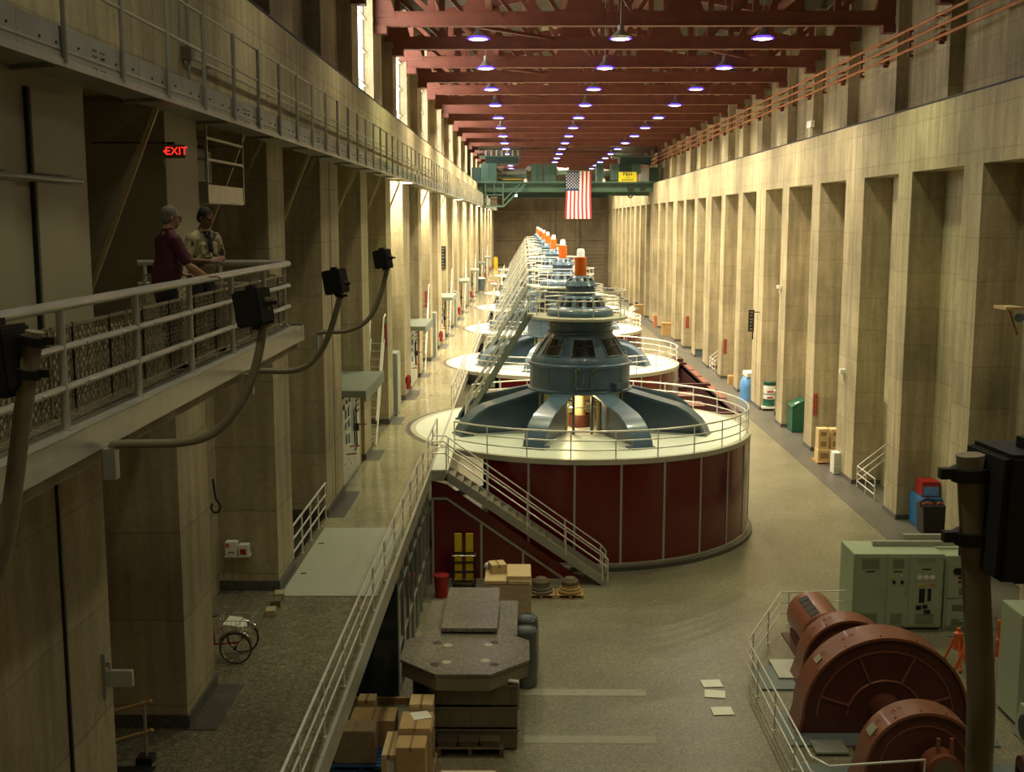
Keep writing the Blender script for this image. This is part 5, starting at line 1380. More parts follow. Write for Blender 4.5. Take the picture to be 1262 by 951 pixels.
# blue tarp over crates
p = P(915, 494, 0); x, y = p.x + .35, p.y + .3
t = thing('tarp_bundle', 'blue and white plastic tarp draped over something tall in a niche', 'tarp', (x, y, 0))
m = MB(); random.seed(5); vs = []; NR, NA = 9, 18
for j in range(NR + 1):
    for i in range(NA):
        a = 2 * PI * i / NA; v = j / NR; r = (.62 * (1 - max(0, v - .6) * 1.9)) * (1 + .10 * math.sin(a * 5 + j)) ; vs.append((x + r * math.cos(a) * .8, y + r * math.sin(a), 2.1 * v))
m.add(vs, [(j * NA + i, j * NA + (i + 1) % NA, (j + 1) * NA + (i + 1) % NA, (j + 1) * NA + i) for j in range(NR) for i in range(NA)] + [tuple(NR * NA + i for i in range(NA))])
m.sm = True; tb = m.build('tarp', 'tarp_blue', t)
m = MB(); m.obox((x + .15, y - .1, 1.98), (.75, .7, .3), .3, .2); m.build('white_corner', 'white_paint', tb)
G = 'tan cartons by the blue tarp'
for i, (dx, z, h) in enumerate(((.65, 0, .5), (.75, .5, .5), (.85, 1.0, .6), (.95, 1.6, .5))):
    carton('tan carton right of the blue tarp, %s of the pile' % ('bottom', 'second', 'third', 'topmost')[i], x + dx - .35, x + dx + .3, y - 1.0, y - .35, z, z + h, 'card_light', G)
# scattered small wood pieces
p = P(898, 474, 0); carton('tan crate of scrap wood in a right hand niche', p.x, p.x + .9, p.y, p.y + .7, 0, .7, 'timber', tape=False, name='scrap_crate')
m = MB(); m.bar((p.x + .5, p.y + .2, .7), (p.x + .75, p.y + .3, 1.25), .06, .06); m.bar((p.x + .2, p.y + .3, .7), (p.x + .6, p.y + .2, 1.0), .06, .06); o = m.build('timber_offcut', 'timber', None, org=(p.x + .5, p.y + .3, .7)); tag(o, 'timber offcuts sticking out of the scrap crate', 'timber', kind='stuff')
p = P(866, 440, 0); p.x = min(p.x, 16.6); m = MB(); m.box(p.x - .2, p.x + 1.0, p.y, p.y + 1.6, 0, .7); m.box(p.x - .25, p.x + 1.05, p.y - .05, p.y + 1.65, .7, .8); tag(m.build('dark_chest', 'bin_grey', None, org=(p.x + .4, p.y + .8, 0), bevel=.02), 'low dark chest in a far right niche', 'chest')
# red and blue crates with the black bin (near)
p = P(1132, 652, 0); x, y = min(p.x, 16.78), p.y - .1
t = thing('blue_cabinet', 'blue metal cabinet against a right hand pier', 'cabinet', (x + .35, y + .6, 0))
m = MB(); m.box(x, x + .9, y, y + 1.4, .05, 1.35); m.build('cabinet_body', 'blue', t, bevel=.012)
for i in range(2): m = MB(); m.box(x + .04 + i * .45, x + .46 + i * .45, y - .02, y, .1, 1.3); m.build('door', 'blue', t)
m = MB(); m.box(x + .04, x + .9, y + .04, y + 1.36, 0, .05); m.build('plinth', 'black', t)
t = thing('red_tool_box', 'red tool chest on top of the blue cabinet', 'tool box', (x + .5, y + .7, 1.35))
m = MB(); m.box(x + .15, x + .9, y + .3, y + 1.2, 1.35, 2.0); rb = m.build('chest', 'red', t, bevel=.02)
m = MB(); m.box(x + .2, x + .85, y + .28, y + .3, 1.42, 1.8); m.build('drawer_front', 'tarp_blue', rb)
p = P(1151, 660, 0); x, y = p.x, p.y
t = thing('black_bin', 'black open bin filled with red scrap in front of the blue cabinet', 'bin', (x, y + .3, 0))
m = MB(); m.prism([(x - .42, 0), (x + .42, 0), (x + .5, 1.25), (x - .5, 1.25)], y, y + .9, 'Y'); m.build('bin_body', 'black', t, bevel=.02)
m = MB()
for i in range(9): m.obox((x - .35 + .09 * i, y + .3 + .05 * (i % 3), 1.27 + .04 * (i % 2)), (.22, .1, .06), i * .7, .3)
s_ = m.build('scrap', 'bracket_red', t); s_['kind'] = 'stuff'
m = MB(); m.tube([(x - .3 + .3 * math.cos(a), y + .1, 1.35 + .22 * math.sin(a)) for a in [i * PI / 6 for i in range(13)]], .035, 8); tag(m.build('hose_loop', 'black', None, org=(x - .3, y + .1, 1.3)), 'black hose loop lying on the black bin', 'hose')
# white clutter in the distance on the right aisle
random.seed(11)
p = P(795, 393, 0); p.x = 13.2
t = thing('sheet_pile', 'pile of white plastic sheeting beside the far generators', 'sheeting', (p.x, p.y, 0))
m = MB()
for i in range(16): m.obox((p.x + random.uniform(-2.0, 1.6), p.y + random.uniform(-3, 3), random.uniform(.2, 1.3)), (random.uniform(.6, 1.6), random.uniform(.5, 1.5), random.uniform(.2, .7)), random.uniform(0, 3), random.uniform(-.6, .6), random.uniform(-.6, .6))
sh_ = m.build('sheeting', 'white_paint', t, bevel=.05); sh_['kind'] = 'stuff'
m = MB(); m.box(p.x - 2.2, p.x + 1.8, p.y - 3.2, p.y + 3.2, 0, .25); m.build('pallet_base', 'timber', t)
for i, (px, py, mt, l) in enumerate(((803, 384, 'bin_grey', 'dark crate on the far right aisle'), (789, 388, 'timber', 'tan crate left of the far white sheeting'), (824, 413, 'timber', 'orange tan crate by a far right pier'), (817, 403, 'pipe_rust', 'rust coloured box in a far right niche'))):
    p = P(px, py, 0); p.x = min(p.x, 16.7); m = MB(); m.box(p.x - .7, p.x + .7, p.y, p.y + 1.4, .08, 1.3); m.box(p.x - .75, p.x + .75, p.y - .05, p.y + 1.45, 0, .08); m.box(p.x - .75, p.x + .75, p.y - .05, p.y + 1.45, 1.3, 1.38); tag(m.build('far_crate', mt, None, org=(p.x, p.y + .7, 0)), l, 'crate')
# frames round the pit
t = thing('pit_frame', 'red brown steel frame and covers around the open floor pit', 'frame', (12.7, 92, 0))
for (a, b, c, d) in ((PX0 - .3, PX0, PY0, PY1), (PX1, PX1 + .5, PY0, PY1), (PX0, PX1, PY1, PY1 + .5), (PX0, PX1, PY0 - .5, PY0)):
    m = MB(); m.box(a, b, c, d, 0, .10); m.build('edge_beam', 'pit_red', t)
for y in (90, 103.5): m = MB(); m.box(PX0 - .3, PX1 + .3, y, y + .35, .10, .32); m.build('cross_beam', 'pit_red', t)
for i in range(5): m = MB(); m.box(PX1 + .02, PX1 + .5, 84 + i * 4, 87.4 + i * 4, .10, .16); m.build('cover_plate', 'steel_red', t)
m = MB(); m.box(PX0 - 1.0, PX1 + .2, 105.0, 107.2, .1, .5); m.build('platform_cover', 'pit_red', t)
for i in range(5): m = MB(); m.box(PX0 + .3, PX0 + 1.6, 81 + i * 4.6, 83.2 + i * 4.6, -1.6, .02); m.build('pit_machine', 'machine_red_dark', t)

# signs on the right
def vsign(name, label, x0, x1, y, z0, z1, mat, group=None, strokes=12):
    t = thing(name, label, 'sign', ((x0 + x1) / 2, y, (z0 + z1) / 2), group)
    m = MB(); m.box(x0, x1, y - .03, y, z0, z1); b = m.build('sign_board', mat, t)
    w = x1 - x0
    for i in range(strokes):
        z = z1 - (i + .7) * (z1 - z0) / (strokes + .4); a = x0 + w * .3; c = x1 - w * .3; h = (z1 - z0) / strokes * .26
        m = MB(); m.box(a, a + w * .1, y - .036, y - .03, z - h, z + h)
        if i % 3 != 1: m.box(c - w * .1, c, y - .036, y - .03, z - h, z + h)
        m.box(a, c, y - .036, y - .03, z + h - h * .5, z + h) if i % 2 else m.box(a, c, y - .036, y - .03, z - h * .2, z + h * .2)
        m.build('letter_mark', 'trim_metal', b)
    return t
s1 = vsign('vertical_sign', 'black vertical sign hanging from a pier on the right wall', 15.52, 15.92, 80.3, 5.35, 6.85, 'black', strokes=6)
m = MB(); m.tube([(15.9, 80.3, 6.7), (16.3, 80.3, 6.7)], .03, 6); m.build('mounting_arm', 'black', s1); m = MB(); m.tube([(15.85, 80.3, 5.6), (15.85, 80.3, 4.8)], .05, 6); m.build('tail_pipe', 'black', s1)
YL = CK(4) - .92
vsign('vertical_sign', 'black vertical sign on a lit pier of the left wall', -6.30, -5.89, YL, 9.35, 11.05, 'black', strokes=7)
YL = CK(8) - .92
vsign('vertical_sign', 'far black vertical sign high on the left wall', -6.9, -6.3, YL, 11.2, 13.4, 'black', strokes=7)
G = 'red vertical signs on the piers'
vsign('red_sign', 'red vertical sign on the pier left of the tan crates', 16.36, 16.56, CK(1) - .92, 2.1, 3.3, 'sign_red', G)
vsign('red_sign', 'red vertical sign on a right pier beyond the hanging black sign', 16.45, 16.7, CK(5) - .92, 2.1, 3.3, 'sign_red', G)
vsign('red_sign', 'far red vertical sign on the right piers above the floor pit', 16.5, 16.8, CK(8) - .92, 2.1, 3.3, 'sign_red', G)
vsign('red_sign', 'red vertical sign behind the first ladder on the left wall', -6.12, -5.92, CK(-1) - .92, 7.6, 8.6, 'sign_red', G)
vsign('red_sign', 'red vertical sign above the second canopy on the left wall', -6.2, -5.95, CK(2) - .92, 7.6, 8.6, 'sign_red', G)
# small white box and grille on the upper right wall
p = Q(976, 165, 73); m = MB(); m.box(17.42, 17.62, 72.2, 73.4, CZ + 5.6, CZ + 6.0); m.box(17.45, 17.62, 72.75, 72.85, CZ + 4.8, CZ + 5.6); tag(m.build('light_fixture', 'white_paint', None, org=(17.55, 73, CZ + 5.8)), 'small white box fixed high on the right upper wall', 'fixture')
# camera shelf at the right border
t = thing('timber_shelf', 'pale timber shelf with a camera below at the right border', 'shelf', (16.4, 37.0, CZ - 2.9))
a = Q(1232, 379, 38.4); b = Q(1275, 385, 37.0)
m = MB(); m.box(a.x, XR, a.y - .5, a.y + .5, a.z - .05, a.z + .05); m.build('shelf_board', 'card_light', t)
m = MB(); m.bar((XR, a.y, a.z - .9), (a.x + .3, a.y, a.z - .06), .08, .08); m.build('shelf_bracket', 'timber', t)
m = MB(); m.tube([(a.x + .45, a.y - .5, a.z - .3), (a.x + .75, a.y - .1, a.z - .3)], .12, 10); m.tube([(a.x + .45, a.y - .5, a.z - .3), (a.x + .43, a.y - .53, a.z - .3)], .15, 10); m.build('camera', 'bin_grey', t)
# reflector lamp behind the big speaker
p = Q(1177, 590, 36.2); m = MB(); m.obox((XR - .35, 35.5, p.z), (.12, .5, .9), 0, 0, .25); o = m.build('flood_lamp', 'board_grey', None, org=(XR - .3, 35.5, p.z)); tag(o, 'narrow grey flood lamp on the pier beside the big dark speaker', 'lamp')
m = MB(); m.box(XR - .4, XR, 35.45, 35.55, p.z + .1, p.z + .16); m.build('lamp_arm', 'galv', o)
for i, (px, k) in enumerate(((963, 2), (1033, 0), (1062, 0))):
    pass
for i, (k, z, l) in enumerate(((2, 8.7, 'small white box on the pier right of the drums'), (0, 5.3, 'small white box on the joint pier right of the tan crates'))):
    m = MB(); m.box(XR - .25, XR, CK(k) + .3, CK(k) + .6, z, z + .2); m.box(XR - .12, XR, CK(k) + .35, CK(k) + .5, z - .3, z); tag(m.build('alarm_box', 'white_paint', None, org=(XR, CK(k), z)), l, 'fixture')
# ================================================================ LEFT WALL EQUIPMENT
def switchboard(y0, y1, i):
    q = ordn(i)
    t = thing('switchboard', 'grey panel board with gauges under a canopy, %s' % q, 'switchboard', (-5.95, y0, WZ), 'gauge boards along the left wall')
    x = -5.97
    m = MB(); m.box(x - .3, x, y0, y1 - .55, WZ, WZ + 2.95); b = m.build('board', 'board_grey', t, bevel=.01)
    m = MB(); m.box(x - .3, x - .02, y1 - .52, y1 - .02, WZ, WZ + 2.95); m.build('end_post', 'card', t)
    L = y1 - .55 - y0
    for (f, z, w, h, mt) in ((.30, 2.35, .16, .3, 'gauge_blue'), (.44, 2.35, .16, .3, 'gauge_blue'), (.30, 1.95, .16, .22, 'gauge_blue'), (.44, 1.95, .16, .22, 'gauge_blue'), (.30, 1.5, .16, .3, 'gauge_blue'), (.44, 1.42, .16, .3, 'gauge_blue'),
                             (.88, 2.65, .3, .07, 'black'), (.88, 2.45, .3, .07, 'black'), (.88, 2.25, .3, .07, 'black'), (.88, 2.05, .3, .07, 'black'), (.2, 2.65, .12, .16, 'black'), (.35, 2.72, .1, .1, 'cable_pole'), (.5, 2.7, .1, .1, 'cable_pole')):
        m = MB(); m.box(x, x + .03, y0 + f * L - w, y0 + f * L + w, WZ + z - h / 2, WZ + z + h / 2); m.build('gauge', mt, b)
    m = MB(); m.tube([(x + .06, y0 + .66 * L, WZ + 1.0), (x + .06, y0 + .62 * L, WZ + 2.2), (x + .06, y0 + .72 * L, WZ + 2.3), (x + .06, y0 + .76 * L, WZ + .9), (x + .06, y0 + .66 * L, WZ + .8)], .025, 6); m.build('pipework', 'black', b)
    m = MB(); m.lathe([(0, 0), (.14, 0), (.14, .18), (0, .18)], (x, y0 + .70 * L, WZ + 1.6), 16, axis='X'); m.build('valve_body', 'black', b)
    for f, z in ((.45, 1.12), (.28, 1.0), (.86, 1.55)):
        m = MB(); m.tube([(x, y0 + f * L, WZ + z), (x + .35, y0 + f * L, WZ + z + .03)], .022, 6); hw = m.build('valve_handle', 'red', b)
    for k in range(8): m = MB(); m.sphere((x, y0 + (.1 + .1 * k) * L, WZ + .5 + .22 * (k % 2)), .03, 6, 4); m.build('stud', 'trim_metal', b)
    t = thing('canopy', 'grey flat canopy over the panel board, %s' % q, 'canopy', (-6.1, y0, WZ + 3.0), 'grey canopies along the left wall')
    m = MB(); m.box(XL - 1.40, -5.1, y0 - .02, y1 - .02, WZ + 3.12, WZ + 3.34); m.build('canopy_top', 'canopy', t, bevel=.02)
    m = MB(); m.box(-5.16, -5.1, y0, y1 - .05, WZ + 2.98, WZ + 3.14); m.build('canopy_edge', 'canopy', t)
def ladder(y, i):
    t = thing('ship_ladder', 'pale steel ladder with handrails leaning in the left bay, %s' % ordn(i), 'ladder', (-6.1, y, WZ), 'ladders along the left wall')
    for s in (0, .55):
        m = MB(); m.bar((-6.35 + s, y, WZ + .02), (-6.35 + s, y + 3.1, WZ + 3.9), .05, .16); m.build('stringer', 'white_paint', t)
        m = MB(); m.tube([(-6.35 + s, y + .2, WZ + 1.0), (-6.35 + s, y + 3.1, WZ + 4.8), (-6.35 + s, y + 3.7, WZ + 4.9)], .03, 8); m.build('handrail', 'white_paint', t)
        for f in (.15, .5, .95): m = MB(); m.tube([(-6.35 + s, y + 3.1 * f, WZ + 3.9 * f), (-6.35 + s, y + 3.1 * f, WZ + 3.9 * f + .92)], .022, 8); m.build('post', 'white_paint', t)
    for k in range(13): f = (k + .5) / 13; m = MB(); m.box(-6.33, -5.82, y + 3.1 * f - .08, y + 3.1 * f + .08, WZ + 3.9 * f - .015, WZ + 3.9 * f + .015); m.build('tread', 'galv', t)
for i in range(7):
    d = i * GS
    switchboard(37.02 + d, 42.0 + d, i)
    ladder(44.7 + d, i)
    t = thing('control_box', 'tall grey green cabinet standing against a left pier, %s' % ordn(i), 'cabinet', (-5.6, 52.2 + d, WZ), 'grey cabinets by the left piers')
    m = MB(); m.box(-6.3, -5.72, 51.8 + d, 53.2 + d, WZ + .05, WZ + 2.85); m.build('cabinet_body', 'canopy', t, bevel=.015)
    m = MB(); m.box(-5.72, -5.70, 51.86 + d, 53.1 + d, WZ + .12, WZ + 2.78); m.build('door', 'galv', t)
    m = MB(); m.box(-6.3, -5.75, 51.85 + d, 53.1 + d, WZ, WZ + .05); m.build('plinth', 'black', t)
    y = 55.4 + d
    t = thing('fire_extinguisher', 'red fire extinguisher on the left wall, %s' % ordn(i), 'fire extinguisher', (-5.75, y, WZ + .6), 'fire extinguishers along the left wall')
    m = MB(); m.lathe([(0, 0), (.10, 0), (.11, .03), (.11, .62), (.04, .72), (0, .72)], (-5.72, 56.9 + d, WZ + .5), 16); m.build('cylinder', 'red', t)
    m = MB(); m.tube([(-5.72, 56.9 + d, WZ + 1.22), (-5.62, 56.85 + d, WZ + 1.15), (-5.60, 56.85 + d, WZ + .8)], .02, 6); m.box(-5.87, -5.82, 56.86 + d, 56.94 + d, WZ + .8, WZ + 1.1); m.build('hose', 'black', t)
# blue grey round bin and yellow post on the far walkway
p = P(593, 358, WZ)
t = thing('round_bin', 'blue grey round bin on the far left walkway', 'bin', (p.x, p.y, WZ))
m = MB(); m.lathe([(0, 0), (.42, 0), (.55, 1.35), (.60, 1.38), (.58, 1.5), (0, 1.5)], (p.x, p.y, WZ), 24); m.build('bin_body', 'bin_grey', t)
m = MB(); m.sphere((p.x, p.y, WZ + 1.52), .5, 14, 8, (1, 1, .35)); m.build('bin_liner', 'paper', t)
p = P(611, 330, WZ); m = MB(); m.box(p.x - .38, p.x + .38, p.y - .3, p.y + .3, WZ + .05, WZ + 1.95); m.box(p.x - .42, p.x + .42, p.y - .34, p.y + .34, WZ, WZ + .06); m.box(p.x - .1, p.x + .1, p.y - .1, p.y + .1, WZ + 1.95, WZ + 2.1)
tag(m.build('yellow_locker', 'yellow', None, org=(p.x, p.y, WZ), bevel=.02), 'bright yellow locker at the far end of the left walkway', 'locker')
p = P(602, 352, WZ); t = thing('safety_barrier', 'low yellow barrier frame on the far left walkway', 'barrier', (p.x, p.y, WZ))
m = MB(); m.tube([(p.x - .5, p.y, WZ), (p.x - .5, p.y, WZ + 1), (p.x + 1.6, p.y, WZ + 1), (p.x + 1.6, p.y, WZ)], .07, 8); m.build('frame', 'yellow', t)
m = MB(); m.tube([(p.x - .5, p.y, WZ + .5), (p.x + 1.6, p.y, WZ + .5)], .06, 8); m.build('middle_bar', 'orange', t)

# EXIT sign
ex = Q(215, 187, CK(-5) - .9 + .4)
ye_ = CK(-5) - .25; zE = CZ + (271 - 187) * ye_ / 1444
xE = XL + .03
# the sign hangs out from the pier on an arm, facing the camera
yS = CK(-5) - .93 - .12
e1 = Q(199.5, 178, yS); e2 = Q(229.5, 195, yS)
t = thing('exit_sign', 'lit red EXIT sign on the pale pier above the two men', 'sign', ((e1.x + e2.x) / 2, yS, e1.z))
m = MB(); m.box(e1.x, e2.x, yS - .02, yS + .06, e2.z, e1.z); hs = m.build('sign_housing', 'galv', t, bevel=.006)
m = MB(); m.box(e1.x + .02, e2.x - .02, yS - .026, yS - .02, e2.z + .02, e1.z - .02); m.build('sign_face', 'cable_pole', hs)
cE = ((e1.x + e2.x) / 2 + .045, yS - .032, (e1.z + e2.z) / 2)
text_mesh('lettering', 'EXIT', (e1.z - e2.z) * .82, 'exit_red', hs, facing(cE, (1, 0, 0), (0, 0, 1)), .003)
m = MB(); m.prism([(e1.x + .025, cE[2]), (e1.x + .055, cE[2] + .03), (e1.x + .055, cE[2] - .03)], yS - .034, yS - .028, 'Y'); m.build('arrow', 'exit_red', hs)
m = MB(); m.box(e1.x + .1, e1.x + .2, yS - .01, CK(-5) - .9, e1.z, e1.z + .04); m.tube([(e1.x - 1.15, yS + .02, e1.z + .03), (e1.x + .2, yS + .02, e1.z + .03)], .012, 6); m.build('conduit', 'black', t)
m = MB(); m.tube([(e1.x + .01, yS + .03, e2.z), (e1.x + .01, yS + .03, e2.z - .12)], .025, 8); m.build('drop_lamp', 'galv', t)
# box and wall things behind the men
bp = Q(186, 329, 19.1); m = MB(); m.box(bp.x - .08, bp.x + .08, 19.0, 19.16, bp.z - .10, bp.z + .10); tag(m.build('switch_box', 'black', None, org=(bp.x, 19.1, bp.z), bevel=.008), 'small black switch box on the wall left of the man in maroon', 'switch')
m = MB(); a = Q(97, 314, 17.5); b = Q(112, 400, 17.5)
t = thing('yellow_notice', 'brown and yellow notice board at the far end of the left bay', 'sign', (a.x, 17.5, b.z))
m = MB(); m.box(a.x, b.x, 17.5, 17.56, BZ + .05, a.z); m.build('board', 'timber_dark', t)
m = MB(); m.box(a.x + .02, b.x - .03, 17.48, 17.5, a.z - .32, a.z - .05); m.build('notice', 'yellow', t)
# horizontal pipe on the panelled wall
m = MB(); m.tube([(XL + .1, 6, CZ + .5), (XL + .1, 15.0, CZ + .5), (XL + .1, 15.3, CZ + .5)], .03, 8)
for y in (7, 10, 13): m.box(XL, XL + .1, y - .03, y + .03, CZ + .48, CZ + .52)
tag(m.build('thin_pipe', 'galv', None, org=(XL + .1, 10, CZ + .5)), 'thin pipe running across the panelled wall above the balcony', 'pipe')
# steel cage platform behind EXIT sign
yA = CK(-5) + .95; yB = CK(-4) - .95 - 1.2
t = thing('cage_platform', 'small steel cage platform hanging under the gallery beside the EXIT sign', 'platform', (-6.1, 23, CZ + .5))
z0_, z1_ = CZ + .34, CZ + 1.52
x0_, x1_ = -7.2, -5.75
yA, yB = 21.3, 24.0
def edge(a, b, w=.045, nm='frame_bar'): m = MB(); m.bar(a, b, w, w); m.build(nm, 'galv', t)
for x in (x0_, x1_):
    for y in (yA, yB): edge((x, y, z0_), (x, y, GZ))
for z in (z0_, z0_ + .75, z1_ - .05):
    edge((x0_, yA, z), (x1_, yA, z)); edge((x1_, yA, z), (x1_, yB, z)); edge((x0_, yB, z), (x1_, yB, z))
m = MB(); m.box(x0_, x1_, yA, yB, z0_ - .04, z0_); m.build('platform_floor', 'galv', t)
m = MB(); m.box(x0_, x1_, yA - .01, yA, z0_, z0_ + .3); m.box(x1_, x1_ + .01, yA, yB, z0_, z0_ + .3); m.build('toe_board', 'galv', t)
m = MB(); m.box(x0_ + .2, x0_ + .9, yA + .6, yB - .3, z0_ + .4, z0_ + 1.0); m.build('equipment_box', 'black', t)

# lower left: sign, stair railing, boxes, tricycle
t = thing('hanging_sign', 'blank white sign box projecting from the lower left pier', 'sign', (-5.8, 15.7, 6.0))
a = Q(133, 826, 15.4); b = Q(164, 846, 15.4)
m = MB(); m.box(a.x, b.x, 15.38, 15.46, b.z, a.z); m.build('sign_box', 'board_grey', t, bevel=.01)
m = MB(); m.box(XL, a.x + .02, 15.40, 15.44, a.z + .05, a.z + .12); m.box(XL, XL + .05, 15.36, 15.48, b.z - .15, a.z + .25); m.tube([(a.x + .02, 15.42, a.z + .1), (a.x + .02, 15.42, a.z)], .015, 6); m.build('sign_bracket', 'galv', t)
a = Q(140, 878, 15.6); 
yq = 16.6
t = thing('bay_railing', 'brown topped stair railing in the lower left bay', 'railing', (-5.9, yq, WZ))
A1 = P(185, 864, WZ + 1.05); 
for nm, h in (('top_rail', 1.05), ('middle_rail', .55)):
    m = MB(); m.tube([(XL - 1.3, A1.y - .2, WZ + h - .25), (A1.x, A1.y, WZ + h)], .03, 8); m.sphere((A1.x, A1.y, WZ + h), .04, 8, 6); m.build(nm, 'timber' , t)
m = MB(); m.tube([(A1.x - .1, A1.y, WZ), (A1.x - .1, A1.y, WZ + 1.05)], .03, 8); m.build('post', 'galv', t)
m = MB(); m.box(A1.x - .24, A1.x + .02, A1.y - .12, A1.y + .12, WZ, WZ + .12); m.build('post_base', 'black', t)
m = MB(); m.box(XL - 1.3, XL - .1, 15.8, A1.y - .15, WZ, WZ + .01); tag(m.build('stair_darkness_sheet', 'black', None, org=(XL - .7, 16.2, WZ)), 'black sheet painting the dark stair opening behind the brown topped railing', 'mat')  # black sheet on the floor paints the darkness of a stair opening
# raised plinth of first bay
# shelf with two white boxes on the -Y face of pier k=-4
yb_ = CK(-4) - .94
a = Q(280, 681, yb_); sh = MB(); sh.box(a.x, a.x + .60, yb_ - .30, yb_, a.z - .03, a.z); tag(sh.build('shelf', 'board_grey', None, org=(a.x + .3, yb_, a.z)), 'small white shelf on the lower left pier', 'shelf')
for i, (w, h, lab, ps) in enumerate(((.28, .34, 'larger white carton with an orange patch on the pier shelf', .02), (.24, .27, 'smaller white carton with a red print on the pier shelf', .33))):
    c = carton(lab, a.x + ps, a.x + ps + w, yb_ - .27, yb_ - .05, a.z, a.z + h, 'white_paint', 'white cartons on the pier shelf', tape=False)
    x0 = a.x + ps; m = MB(); m.box(x0 + .02, x0 + .10, yb_ - .276, yb_ - .27, a.z + h * .62, a.z + h * .9) if i == 0 else m.box(x0 + .05, x0 + .19, yb_ - .276, yb_ - .27, a.z + .03, a.z + .17)
    m.build('print', 'orange' if i == 0 else 'sign_red', c)
    if i == 0: m = MB(); m.tube([(x0 + .14 + .06 * math.cos(t_), yb_ - .272, a.z + .05 + .05 * math.sin(t_)) for t_ in [k * PI / 6 for k in range(7)]], .012, 6); m.build('print', 'black', c)
# cable hung on the pier
m = MB(); pts = [Q(262, 590, 21.8), Q(266, 615, 21.8)] + [Q(266 + 6 * math.cos(t_), 625 + 7 * math.sin(t_), 21.8) for t_ in [-.9, 0, 1, 2, 3, 3.9]]
m.tube(pts, .022, 6); o = m.build('hanging_cable', 'black', None, org=pts[0]); tag(o, 'black cable loop hanging at the edge of the lower left pier', 'cable')
# timber blocks beside the pier
for i, (px, py) in enumerate(((334, 757), (340, 745), (345, 736))):
    p = P(px, py, WZ); m = MB(); m.obox((p.x, p.y, WZ + .07), (.22, .34, .14), .15); o = m.build('timber_block', 'cable_pole' if i % 2 else 'concrete', None, org=(p.x, p.y, WZ), bevel=.008); tag(o, 'rough block beside the pier by the pale hatch cover, %s' % ('nearest', 'middle', 'farthest')[i], 'block', 'blocks beside the pier foot')
# railing beside hatch cover
pa = (-5.82, YD + .5, WZ); pb = (-5.82, YC + .3, WZ)
railing('bay_railing', 'pale three bar railing between piers beside the pale hatch cover', [(-5.9, CK(-4) + 1.0, WZ), (-5.9, CK(-3) - 1.7, WZ)], 1.07, [1.07, .72, .37], spacing=1.3)
m = MB(); m.box(XL - 1.4, XL - .12, CK(-4) + .95, CK(-3) - 1.66, WZ, WZ + .012); tag(m.build('dark_opening', 'black', None, org=(XL - .7, 31, WZ)), 'dark stair opening behind the pale three bar railing', 'opening')

